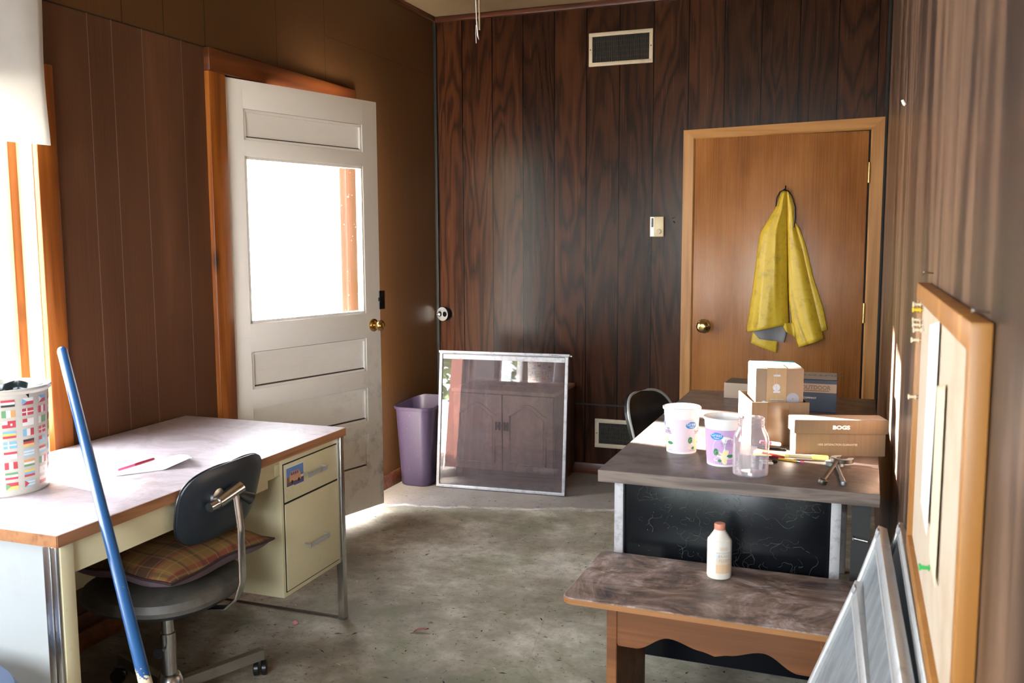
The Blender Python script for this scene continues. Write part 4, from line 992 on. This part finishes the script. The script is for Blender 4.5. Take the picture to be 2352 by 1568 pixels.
# ------------------------------------------------------------------ things on the dark desk
def tub(lab, x, y, z, rz, labmat, emph, gname='tubs'):
    t = thing('yogurt_tub', lab, 'tub', (x, y, z), rz)
    RB_, RT_, H_ = .0475, .0575, .148
    rd = lambda q: RB_+(RT_-RB_)*q/H_
    b = MB(); b.lathe([(RB_-.002, .003), (RB_, 0), (RB_+.0006, .002), (rd(.118), .118), (rd(.118)+.001, .1185), (rd(.145), .140), (RT_+.004, .1405), (RT_+.0045, .1465), (RT_+.002, .148), (RT_-.001, .147), (RT_-.002, .14), (RB_-.0015, .004), (0, .0035)], 48, cap1=False)
    b.build('body', M_['tubw'], t)
    mats = [labmat, M_['logoblue'], M_['tubw'], M_['flowery'], M_['leafg'], M_['mauveink']]
    b = MB(); b.lathe([(rd(.006)+.0005, .006), (rd(.113)+.0005, .113)], 48, cap0=False, cap1=False, a0=-PI*.98, a1=PI*.98)
    def wrap(cx, cz, e):
        def f(p):   # p in label plane: x to the right, y up, seen from outside
            q = cz+p.y; a = cx+p.x/rd(q); r_ = rd(q)+e+max(0, p.z)
            return Vector((r_*math.cos(a), r_*math.sin(a), q))
        return f
    def blob(cx, cz, rx, rz_, mi, e=.0009, n=28, pet=0, amp=0, rot=0):
        f = wrap(cx, cz, e); pts = []
        for i in range(n):
            a = 2*PI*i/n; k_ = 1+amp*math.cos(pet*a+rot); pts.append(f(Vector((rx*k_*math.cos(a), rz_*k_*math.sin(a), 0))))
        c0 = f(Vector((0, 0, 0))); b.add(pts+[c0], [(i, (i+1) % n, n) for i in range(n)], mi, True)
    for cx in (emph, emph+2.2, emph-2.2):
        blob(cx+.12, .060, .036, .034, 2, .0008)
        blob(cx+.05, .031, .024, .018, 3, .0013, 40, 5, .35, .5)
        blob(cx-.38, .045, .008, .011, 4, .0012, 14); blob(cx+.48, .034, .011, .005, 4, .0014, 14); blob(cx-.15, .019, .006, .005, 4, .0015, 12)
        blob(cx-.34, .094, .020, .0115, 1, .0014)
        add_text(b, 'Great', .0145, None, 2, .0003, warp=wrap(cx-.34, .0975, .0018)); add_text(b, 'Value', .0075, None, 2, .0003, warp=wrap(cx-.34, .0885, .0018))
        add_text(b, 'Light', .009, None, 5, .0003, warp=wrap(cx+.30, .082, .0013)); add_text(b, 'Vanilla', .0135, None, 5, .0003, warp=wrap(cx+.22, .0725, .0013))
        add_text(b, 'LOWFAT YOGURT', .0045, None, 5, .0003, warp=wrap(cx+.28, .065, .0013)); add_text(b, 'NET WT 32 OZ (2 LB) 907g', .0042, None, 5, .0002, warp=wrap(cx+.1, .0105, .0009))
    blob(emph+1.1, .022, .006, .008, 4, .001, 16); blob(emph+1.15, .045, .005, .006, 5, .001, 16)
    b.build('label_print', mats, t)
    return t
face = math.atan2(-5.4+2.5, 2.546-2.03)      # direction from the tubs towards the room
tub('empty white yogurt tub with washed-out pink label, left of the pair', 2.028, -2.455, D2Z, 0, M_['tubp1'], face+.95)
tub('yogurt tub with lilac label and yellow flower, behind the clear jar', 2.178, -2.580, D2Z, 0, M_['tubp2'], face-.08)
jr = thing('plastic_jar', 'empty clear plastic jar without lid on the dark desk', 'jar', (2.272, -2.688, D2Z))
b = MB(); b.lathe([(0, .006), (.035, .002), (.046, 0), (.0505, .004), (.0515, .012), (.0505, .020), (.0515, .026), (.0515, .099), (.0510, .106), (.0490, .115), (.0455, .124), (.0415, .132), (.0380, .139), (.0368, .144), (.0385, .1475), (.0365, .150), (.0365, .153), (.0385, .1545), (.0365, .157), (.0365, .160), (.0385, .1615), (.0365, .164), (.0365, .170), (.0350, .1705), (.0345, .169), (.0348, .144), (.0365, .138), (.0445, .123), (.0478, .114), (.0496, .105), (.0500, .098), (.0498, .014), (.045, .004), (0, .009)], 48, cap0=False, cap1=False)
b.build('body', M_['jar'], jr)
# open carton
ob = thing('carton', 'open brown cardboard carton behind the yogurt tubs', 'box', (2.233, -2.305, D2Z), R(17))
b = MB(); w_, d_, h_, t_ = .188, .24, .147, .004
b.box(0, 0, .001, w_, t_, h_); b.box(0, d_-t_, .001, w_, d_, h_); b.box(0, t_, .001, t_, d_-t_, h_); b.box(w_-t_, t_, .001, w_, d_-t_, h_); b.box(t_, t_, .001, w_-t_, d_-t_, .005)
b.build('carton_body', M_['cardboard'], ob)
b = MB(); b.box(.052, -.0008, .0, .122, 0, h_); b.box(.052, -.0008, h_, .122, t_+.0008, h_+.0008); b.build('packing_tape', M_['tapeb'] if 'tapeb' in M_ else plain('glossy_brown_tape', (.12, .074, .036), .25, var=.25, sc=25), ob)
# small carton standing in the open one
sb = thing('carton', 'small taped carton with blue printed corners standing inside the open carton', 'box', (2.2405, -2.277, D2Z+.006), R(13.5))
w_, d_, h_ = .156, .19, .252
b = MB(); b.box(0, 0, 0, w_, d_, h_, bev=.003); b.box(-.0006, .004, .004, 0, d_-.004, h_-.004, mi=1)
b.box(.004, .09, h_, w_-.004, d_-.003, h_+.0006, mi=2); b.box(.003, .02, h_+.0001, .05, .10, h_+.0007, mi=2); b.box(.112, .04, h_+.0001, w_-.003, .10, h_+.0007, mi=2)
b.box(-.0012, .03, h_-.03, -.0006, d_-.01, h_-.003, mi=2)
b.box(.014, .006, h_+.0004, .034, .022, h_+.001, mi=3); b.box(.016, .008, h_+.0006, .024, .020, h_+.0012, mi=0); b.box(.027, .008, h_+.0006, .032, .020, h_+.0012, mi=0)
for k_ in range(3): b.box(.118+k_*.006, .10, h_+.0007, .121+k_*.006, .13, h_+.0013, mi=3)
b.lathe([(.008, .0005), (0, .0006)], 18, mi=4, M=TM((.028, 0, .135), rx=PI/2), cap0=False, cap1=False)
for k_ in range(9): b.lathe([(.020-.002*k_, .0004+.00002*k_), (.0192-.002*k_, .0005+.00002*k_)], 24, mi=4, M=TM((.122, 0, .15), rx=PI/2), cap0=False, cap1=False)
b.build('carton_body', [M_['cardboard2'] if 'cardboard2' in M_ else plain('kraft_card', (.17, .125, .085), .75, var=.05), M_['cardpale'], M_['skyblue'], M_['inkblk'], M_['inkblue']], sb)
b = MB(); b.box(.036, -.0014, .01, .100, -.0004, h_); b.box(.036, -.0014, h_+.0006, .100, .12, h_+.0018); tp = b
for z in (.225, .17): tp.box(.058, -.0018, z, .080, -.0013, z+.006, mi=1)
for k_ in range(5): tp.box(.048, -.0018, .115+k_*.008, .092, -.0013, .1165+k_*.008, mi=1)
tp.lathe([(.012, .0017), (0, .0018)], 20, mi=1, M=TM((.068, 0, .188), rx=PI/2), cap0=False, cap1=False)
tp.box(.0675, -.002, .01, .0685, -.0013, h_, mi=2); tp.box(.060, -.002, .19, .0615, -.0013, h_-.02, mi=2)
tp.build('packing_tape', [plain('translucent_tape', (.25, .19, .115), .3, var=.15, sc=40), M_['inkblue2'] if 'inkblue2' in M_ else plain('faded_blue_ink', (.30, .36, .46), .5), M_['cardpale']], sb)
# long boot box
bx = thing('boot_box', 'long brown boot box with a lettered lid at the wall side of the dark desk', 'box', (2.378, -2.404, D2Z), R(16.5))
w_, d_, h_ = .286, .088, .116
b = MB(); b.box(.004, .004, 0, w_-.004, d_-.004, h_-.004); b.box(.0035, .006, .002, .004, d_-.006, h_-.04, mi=1)
add_text(b, '100% SATISFACTION GUARANTEE', .0092, TM((w_*.47, .0038, .036), rx=PI/2), 2, .0003, sx=.88)
b.build('box_base', [M_['cardboard'], M_['cardpale'], M_['cardink'] if 'cardink' in M_ else plain('pale_tan_ink', (.48, .42, .34), .6)], bx)
b = MB(); b.box(-.002, -.001, h_-.044, w_+.002, d_+.001, h_, bev=.001)
ol = [(-.001, 0), (w_, 0), (w_, .012)]
rnd = random.Random(9)
pts = [(0.0, .0)]; n = 30
for i in range(n+1): pts.append((w_*(1-i/n), .010+rnd.uniform(-.006, .012)))
b.add([(0, 0, h_+.0006), (w_, 0, h_+.0006)]+[(max(0, x), min(d_*.5, max(.002, y)), h_+.0006) for x, y in pts[1:]], [tuple(range(2+n+1))], 2)
b.box(0, .001, h_, w_, d_, h_+.0003, mi=1)
b.add([(-.0026, 0, h_), (-.0026, .03, h_-.001), (-.0026, .022, h_-.03), (-.0026, .0, h_-.043)], [(0, 1, 2, 3)], 2); b.box(-.0023, 0, h_-.043, -.002, d_, h_-.001, mi=1)
add_text(b, 'BOGS', .0165, TM((w_*.50, -.0013, h_-.024), rx=PI/2), 3, .0006, sx=1.25, bold=.0007)
b.lathe([(.0015, .0014), (0, .0015)], 8, mi=4, M=TM((w_*.50+.031, 0, h_-.018), rx=PI/2), cap0=False, cap1=False)
b.build('lid', [M_['cardboard'], M_['cardpale'], plain('torn_grey_paper', (.22, .26, .32), .8, var=.2, sc=60), M_['inkwhite'], plain('red_dot', (.6, .08, .04), .5)], bx)
# navy shoe box
nb = thing('shoe_box', 'navy shoe box with a tan lettered band at the back of the dark desk', 'box', (2.235, -1.602, D2Z), R(1.0))
w_, d_, h_ = .252, .22, .128
b = MB(); b.box(0, 0, 0, w_, d_, h_, bev=.002); b.box(0, -.0006, .078, w_-.002, 0, .113, mi=1); b.box(.002, .02, h_, w_-.002, d_-.002, h_+.0006, mi=2)
add_text(b, 'OUTDOOR', .0235, TM((.172, -.0007, .097), rx=PI/2), 3, .0004, sx=.92, bold=.0004)
b.box(.128, -.0011, .083, .222, -.0006, .0865, mi=3)
add_text(b, 'COMPANY', .0105, TM((.150, -.0001, .055), rx=PI/2), 4, .0004)
add_text(b, 'OUTDOOR', .05, TM((.150, .13, h_+.0006), rz=PI), 3, .0004)
b.build('box_body', [M_['navy'], M_['cardpale'], M_['cardpale2'] if 'cardpale2' in M_ else plain('light_grey_card', (.42, .38, .34), .7), M_['ink'], M_['inkwhite']], nb)
b = MB(); b.box(0, 0, 0, .20, .16, .066, bev=.002); b.box(.002, .002, .066, .198, .158, .0665, mi=1)
o = b.build('flat_carton', [M_['cardpale'], M_['ink']], loc=(2.02, -1.385, D2Z), rotz=R(-4)); tag(o, 'flat pale carton at the far end of the dark desk', 'box')
# pens and pencils
PZ = D2Z
pen('marker', 'pink and white marker at the top of the pen heap', 'marker', (2.268, -2.372, PZ+.030), (2.332, -2.352, PZ+.022), .0055, [pink, M_['paper']], (.55,), 'pens beside the boot box')
pen('pen', 'black pen lying under the pink marker', 'pen', (2.262, -2.402, PZ+.016), (2.352, -2.385, PZ+.012), .0045, [M_['black'], M_['black']], (.6,), 'pens beside the boot box')
pen('pencil', 'orange pencil, longest of the pen heap, beside the highlighter', 'pencil', (2.262, -2.412, PZ+.012), (2.360, -2.442, PZ+.006), .0042, [orange, M_['cardpale']], (.85,), 'pens beside the boot box', tip=True)
pen('pencil', 'white and maroon striped pencil along the orange pencil', 'pencil', (2.256, -2.428, PZ+.010), (2.345, -2.455, PZ+.006), .0038, [M_['paper'], darkr], (.3,), 'pens beside the boot box')
pen('pencil', 'second orange pencil, half hidden behind the clear jar', 'pencil', (2.256, -2.445, PZ+.005), (2.330, -2.462, PZ+.004), .0038, [orange, M_['cardpale']], (.8,), 'pens beside the boot box', tip=True)
pen('pen', 'blue and maroon pen pointing at the highlighter cap', 'pen', (2.268, -2.490, PZ+.006), (2.352, -2.458, PZ+.006), .0045, [blue, darkr], (.5,), 'pens beside the boot box')
t = pen('highlighter', 'yellow capped highlighter in front of the boot box', 'highlighter', (2.352, -2.452, PZ+.009), (2.482, -2.438, PZ+.009), .0068, [hlb, hl], (.62,), None)
MB().lathe([(.0072, -.001), (.0072, .012)], 12).build('end_plug', hl, t)
pen('pencil', 'yellow pencil with metal ferrule under the highlighter', 'pencil', (2.335, -2.478, PZ+.004), (2.412, -2.498, PZ+.004), .0038, [yel, M_['chrome'], pink], (.72, .88), 'pens beside the boot box')
pen('pen', 'maroon pen with blue end along the foot of the boot box', 'pen', (2.372, -2.424, PZ+.005), (2.452, -2.402, PZ+.005), .004, [darkr, blue], (.75,), 'pens beside the boot box')
pen('pen', 'silver pen with black grip near the clear jar', 'pen', (2.282, -2.530, PZ+.005), (2.336, -2.522, PZ+.005), .0045, [M_['chrome'], M_['blackv']], (.7,), 'pens beside the boot box')
pen('pen', 'short silver pen end, nearest the clear jar', 'pen', (2.29, -2.555, PZ+.0045), (2.326, -2.552, PZ+.0045), .004, [M_['chrome'], M_['paper']], (.5,), 'pens beside the boot box')
# wrench and second tool
steel = plain('brown_grey_steel', (.10, .088, .075), .4, .8); steel2 = plain('pale_zinc_steel', (.26, .29, .30), .4, .7)
def openjaw(b, M, s_=1.0, mi=0):
    ol = []
    for i in range(25):
        a = R(-150+300*i/24)+PI; ol.append((.0225*s_*math.cos(a), .0225*s_*math.sin(a)))
    ol = [(.0225*s_*math.cos(a), .0225*s_*math.sin(a)) for a in [R(35+290*i/26) for i in range(27)]]
    inn = [(.011*s_*math.cos(a), .011*s_*math.sin(a)) for a in [R(325-290*i/26) if False else R(310-260*i/20) for i in range(21)]]
    k_ = len(ol)+len(inn); pts = ol+inn
    vs = [(x, y, z) for z in (-.004*s_, .004*s_) for x, y in pts]
    no = len(ol)
    # quads between outer and inner arcs
    fs = []
    import math as mm
    m_ = 20
    oo = [ol[round(i*26/20)] for i in range(21)]; ii = inn[::-1]
    vs = [(x, y, z) for z in (-.004*s_, .004*s_) for x, y in oo+ii]
    for i in range(20):
        fs.append((i, i+1, 21+i+1, 21+i)); fs.append((42+i, 42+21+i, 42+21+i+1, 42+i+1))
        fs.append((i, 42+i, 42+i+1, i+1)); fs.append((21+i, 21+i+1, 42+21+i+1, 42+21+i))
    fs += [(0, 21, 63, 42), (20, 62, 83, 41)]
    b.add(vs, fs, mi, False, M)
wr = thing('wrench', 'brown steel combination wrench with ring end towards the desk edge', 'wrench', (2.510, -2.50, D2Z))
rp = Vector((2.474, -2.735, 0))-Vector((2.510, -2.50, 0)); ang = math.atan2(rp.y, rp.x)
b = MB(); Mx = TM((0, 0, .018), rz=ang) 
openjaw(b, TM((.012, .012, .018), rz=ang+PI-.45), 1.5)
b.build('open_jaw', steel, wr)
Lr = rp.length; b = MB(); b.tube([(math.cos(ang)*.02, math.sin(ang)*.02, .018), (rp.x*.5, rp.y*.5, .014), (rp.x*.93, rp.y*.93, .010)], .0062, 10, flat=.7); b.build('shank', steel, wr)
b = MB(); b.lathe([(.0135, -.006), (.0145, -.004), (.0145, .004), (.0135, .006), (.0085, .006), (.0085, -.006), (.0135, -.006)], 24, M=TM((rp.x, rp.y, .009), ry=R(20)), cap0=False, cap1=False); b.build('ring_end', steel, wr)
w2 = thing('wrench', 'pale zinc tool crossing under the brown wrench on the dark desk', 'wrench', (2.512, -2.515, D2Z))
b = MB(); openjaw(b, TM((-.010, .020, .0065), rz=R(75)), 1.25); b.build('open_jaw', steel2, w2)
b = MB(); b.tube([(-.004, -.004, .0065), (.006, -.09, .0065), (.012, -.15, .0065)], .0052, 10); b.tube([(.011, -.148, .0068), (.016, -.185, .0068), (.018, -.215, .0075)], .0066, 10); b.build('shank', steel2, w2)
MB().lathe([(0, -.007), (.007, -.005), (.008, 0), (.007, .005), (0, .007)], 14, M=TM((.0185, -.218, .008)), cap0=False, cap1=False).build('ball_end', steel2, w2)

# ------------------------------------------------------------------ wooden bench
BZ = .513
bn = thing('bench', 'weathered wooden bench with a scalloped apron beside the dark desk', 'bench', (2.21, -2.985, 0), R(-1.0))
ol = []
X0, X1, Y0, Y1 = -.362, .375, -.195, .195
for cx, cy, a, r_ in ((X1-.02, Y1-.02, 0, .02), (X0+.02, Y1-.02, PI/2, .02), (X0+.028, Y0+.028, PI, .028), (X1-.028, Y0+.028, 3*PI/2, .028)):
    for k_ in range(5): ol.append((cx+r_*math.cos(a+PI/2*k_/4), cy+r_*math.sin(a+PI/2*k_/4)))
b = MB(); b.prism(ol, BZ-.018, BZ, 0); sideidx = len(b.f)
b.build('bench_top', M_['benchtop'], bn, bevel=.002)
b = MB(); b.prism([(x*1.001, y*1.001) for x, y in ol], BZ-.0172, BZ-.003); b.build('top_edge', M_['benchedge'], bn)
for x in (-.232, .30):
    # slab leg with shaped foot
    lo = [(-.165, 0), (-.06, 0), (-.045, .035), (.045, .035), (.06, 0), (.165, 0), (.165, BZ-.019), (-.165, BZ-.019)]
    b = MB(); b.prism([(p[0], p[1]) for p in lo], -.014, .014, M=TM((x, 0, 0)) @ Matrix(((0, 0, 1, 0), (1, 0, 0, 0), (0, 1, 0, 0), (0, 0, 0, 1))))
    b.build('leg', M_['oakv2'] if 'oakv2' in M_ else M_['oldwood2'] if 'oldwood2' in M_ else M_['oldwood'], bn, bevel=.003)
for y in (-.152, .152):
    lo = [(-.219, BZ-.020), (-.219, BZ-.115)]
    N = 60
    for i in range(N+1):
        t = i/N; x = -.215+.50*t; s_ = abs(t-.5)*2
        z = .105+.0*s_
        # flat ends, S-curve up, little cusp in the middle
        if s_ > .82: dz = 0
        elif s_ > .12: dz = .040*(.5-.5*math.cos(PI*(.82-s_)/.35)) if s_ > .47 else .040-.020*(.5-.5*math.cos(PI*(.47-s_)/.35))
        else: dz = .020-.008*(1-s_/.12)
        lo.append((x, BZ-.125+dz))
    lo += [(.287, BZ-.115), (.287, BZ-.020)]
    b = MB(); b.prism(lo, -.009, .009, M=TM((0, y, 0)) @ Matrix(((1, 0, 0, 0), (0, 0, -1, 0), (0, 1, 0, 0), (0, 0, 0, 1)))); b.build('apron', M_['oldwood'], bn)
b = MB(); rnd = random.Random(12)
for i in range(26):
    x, y, r_ = rnd.uniform(1.88, 2.54), rnd.uniform(-3.14, -2.82), rnd.uniform(.0006, .0022)
    b.lathe([(0, -r_), (r_, 0), (0, r_)], 6, M=TM((x, y, BZ+r_*.7), rx=rnd.random()), cap0=False, cap1=False)
tag(b.build('grit', M_['cobweb']), 'loose grit scattered over the bench top', 'grit', kind='stuff')
bt = thing('bottle', 'faded white plastic bottle with salmon cap standing on the bench', 'bottle', (2.214, -2.885, BZ), R(0))
b = MB(); b.lathe([(.028, 0), (.0325, .003), (.0335, .008), (.0335, .104), (.0325, .109), (.0305, .1105), (.029, .113), (.022, .124), (.0165, .132), (.0155, .136), (0, .1365)], 40, cap1=False); b.build('body', M_['bottle'], bt)
MB().lathe([(.0148, .136), (.0155, .137), (.0155, .150), (.0145, .1525), (0, .153)], 28, cap1=False, cap0=False).build('cap', M_['capo'], bt)
b = MB(); A0 = math.atan2(-2.5, .33)-.25
def cyl(a0, a1, z0, z1, mi, e=.0004): b.lathe([(.0335+e, z0), (.0335+e, z1)], 14, mi=mi, cap0=False, cap1=False, a0=a0, a1=a1)
cyl(A0, A0+1.35, .020, .045, 0); cyl(A0, A0+1.35, .045, .062, 3); cyl(A0+.3, A0+.95, .085, .094, 3)
def wb(cx, cz):
    def f(p): a = cx+p.x/.0335; r_ = .0342+max(0, p.z); return Vector((r_*math.cos(a), r_*math.sin(a), cz+p.y))
    return f
for txt, sz, cz, mi in (('HEAVY DUTY DOT 3', .0048, .0775, 1), ('BRAKE', .0110, .068, 2), ('FLUID', .0110, .056, 2)): add_text(b, txt, sz, None, mi, .0002, warp=wb(A0+.66, cz))
cyl(A0+.02, A0+.20, .060, .072, 4, .0006)
b.build('label_print', [M_['peach'], plain('faded_blue_grey', (.30, .34, .45), .5), plain('faded_tan_ink', (.52, .40, .30), .5), plain('pale_ochre', (.68, .58, .45), .5), plain('faded_blue_spot', (.50, .62, .72), .5)], bt)

# ------------------------------------------------------------------ screens leaning at the right
def leaner(name, lab, A, B, footx, fw, rails, screenmat, thick=.020):
    A = Vector(A); B = Vector(B); F_ = Vector((footx, A.y, .004))
    ex = (B-A).normalized(); up = (A-F_); ez = (up-ex*up.dot(ex)).normalized(); ey = ez.cross(ex)
    Hh = up.length; Lw = (B-A).length
    Mx = Matrix((ex, ey, ez)).transposed().to_4x4(); Mx.translation = A-ez*Hh
    t = thing(name, lab, 'screen', (0, 0, 0)); t.matrix_world = Mx
    b = MB(); flat_frame(b, Lw, Hh, fw, thick)
    b.box(fw*1.25, -thick*.35, fw, fw*1.55, thick*.35, Hh-fw); b.box(fw, -thick*.35, Hh-fw*1.55, Lw-fw, thick*.35, Hh-fw*1.25)
    for r_ in rails: b.box(fw, -thick*.45, r_*Hh-.012, Lw-fw, thick*.45, r_*Hh+.012)
    b.build('frame', M_['alublue'] if 'alublue' in M_ else M_['alu'], t)
    MB().box(fw*.8, -.0012, fw*.8, Lw-fw*.8, .0012, Hh-fw*.8).build('screen_panel', screenmat, t)
    for x in (.05, Lw-.05): MB().box(x-.012, -thick/2-.006, Hh-.012, x+.012, -thick/2, Hh+.004, bev=.002).build('corner_clip', M_['alupale'], t)
    return t
leaner('window_screen', 'aluminium window screen leaning in front, nearest the bench', (2.574, -3.315, .70), (2.602, -4.02, .70), 2.315, .022, (.0,), M_['screen'])
leaner('window_screen', 'taller aluminium window screen behind the front one', (2.618, -3.27, .815), (2.636, -4.16, .825), 2.365, .024, (), M_['screen'])
leaner('window_screen', 'dark edged screen squeezed between the taller screen and the wall', (2.655, -3.29, .835), (2.660, -4.18, .84), 2.43, .016, (), M_['black'], .012)

# ------------------------------------------------------------------ cork board on the right wall
ck = thing('cork_board', 'cork board in an orange oak frame hanging on the right wall', 'board', (W, -3.53, .86))
L_, Hc, tk = .87, .505, .022
b = MB(); fw = .030
b.box(-tk, -L_, 0, -.001, 0, fw, bev=.002); b.box(-tk, -L_, Hc-fw, -.001, 0, Hc, bev=.002); b.box(-tk*.98, -fw, fw*.4, -.001, -.0004, Hc-fw*.4, bev=.002); b.box(-tk*.97, -L_-.0006, fw*.2, -.001, -L_+fw, Hc-.0015, bev=.002)
b.build('frame', M_['corkframe'], ck)
MB().box(-.013, -L_+fw*.8, fw*.8, -.003, -fw*.8, Hc-fw*.8).build('cork', M_['cork'], ck)
def pin(lab, y, z, mat, r_=1.0):
    x = W-.013
    t = thing('push_pin', lab, 'push pin', (x, y, z), group='push pins on the cork board')
    MB().lathe([(.0008, -.004), (.0008, .004), (.0045*r_, .0045), (.0045*r_, .006), (.0025*r_, .007), (.003*r_, .015), (.005*r_, .016), (.005*r_, .0185), (0, .019)], 14, M=TM(ry=-PI/2), cap0=False, cap1=False).build('head', mat, t)
py = plain('yellow_pin', (.8, .6, .04), .3); pw = plain('clear_ivory_pin', (.68, .62, .48), .3); pg = plain('green_pin', (.03, .42, .10), .3)
pin('yellow push pin at the top far corner of the cork board', -3.585, 1.318, py)
pin('ivory push pin just above the yellow one', -3.583, 1.328, pw)
for i, (y, z) in enumerate([(-3.59, 1.300), (-3.60, 1.292), (-3.625, 1.285)]): pin('ivory push pin in the cluster right below the yellow pin', y, z, pw)
pin('lone ivory push pin under the top cluster', -3.575, 1.262, pw); pin('lowest ivory push pin on the far side of the cork board', -3.565, 1.155, pw)
pin('green push pin low on the near half of the cork board', -4.02, .985, pg)
def note(lab, y0, y1, z0, z1, curl, mat):
    def f(u, v):
        y = y0+(y1-y0)*u; z = z1+(z0-z1)*v
        return Vector((W-.0165-curl*v*v*(.3+.7*u), y, z+.02*u*(1-v)))
    o = MB().grid(f, 10, 20).build('pinned_paper', mat, solid=.0006); tag(o, lab, 'paper')
note('long white paper with faint writing pinned to the cork board', -3.80, -3.98, 1.02, 1.31, .004, None or M_['paper'])
note('cream sheet hanging lower behind the white paper on the cork board', -3.99, -4.11, .99, 1.24, .001, M_['cardpale3'] if 'cardpale3' in M_ else plain('cream_note', (.68, .58, .42), .8))
for y, z, lab in ((-3.60, 1.385, 'bent nail above the far end of the cork board'), (-4.36, 1.372, 'bright nail above the near end of the cork board')):
    tag(MB().tube([(W, y, z), (W-.016, y, z+.002)], .0015, 8, rs=[.0015, .0015]).lathe([(.004, 0), (.004, .0015)], 10, M=TM((W-.017, y, z+.002), ry=PI/2)).build('nail', M_['chrome']), lab, 'nail')

# ------------------------------------------------------------------ floor litter
lf = MB()
def leaf_f(u, v):
    w_ = .010*math.sin(PI*u)**.7*(2*v-1); return Vector(((u-.5)*.055, w_+.006*math.sin(u*5), .003+.010*u+.004*abs(2*v-1)))
lf.grid(leaf_f, 12, 6); lf.tube([(-.027, 0, .003), (-.04, -.003, .002)], .0008, 6)
tag(lf.build('leaf', plain('red_brown_leaf', (.17, .045, .03), .6), loc=(1.075, -2.46, 0), rotz=R(35), solid=.0006), 'curled dry reddish leaf lying on the open floor', 'leaf')
b = MB(); b.lathe([(0, 0), (.010, .002), (.012, .006), (.007, .012), (0, .014)], 9, cap0=False, cap1=False); b.v = [v+Vector((random.uniform(-.002, .002), random.uniform(-.002, .002), 0)) for v in b.v]
tag(b.build('pink_scrap', plain('pink_foam', (.65, .25, .25), .8), loc=(.592, -2.556, 0)), 'small pink scrap on the floor by the far desk leg', 'scrap')
b = MB(); b.box(-.007, -.004, 0, .007, .004, .004); tag(b.build('blue_scrap', plain('blue_chip', (.05, .25, .5), .5), loc=(1.985, -2.33, 0), rotz=.6), 'tiny blue chip on the floor under the bench', 'scrap')
b = MB(); rnd = random.Random(44)
for i in range(700):
    x = rnd.uniform(.05, 2.3); y = rnd.choice([rnd.uniform(-4.2, -.7), rnd.uniform(-3.0, -1.2)]); s_ = rnd.uniform(.0009, .0034)*rnd.choice([.6, 1, 1]); a = rnd.uniform(0, PI); l_ = s_*rnd.choice([1, 1.3, 3, 5])
    c_, q_ = math.cos(a), math.sin(a)
    b.add([(x-l_*c_, y-l_*q_, .0008), (x+s_*q_, y-s_*c_, .002), (x+l_*c_, y+l_*q_, .0008), (x-s_*q_, y+s_*c_, .0025)], [(0, 1, 2, 3), (0, 3, 2, 1)], rnd.choice([0, 0, 0, 0, 1]))
tag(b.build('debris', [plain('dark_crumbs', (.035, .028, .02), .9), plain('pale_crumbs', (.5, .46, .4), .9)]), 'dark crumbs and bits of dirt scattered over the concrete floor', 'debris', kind='stuff')
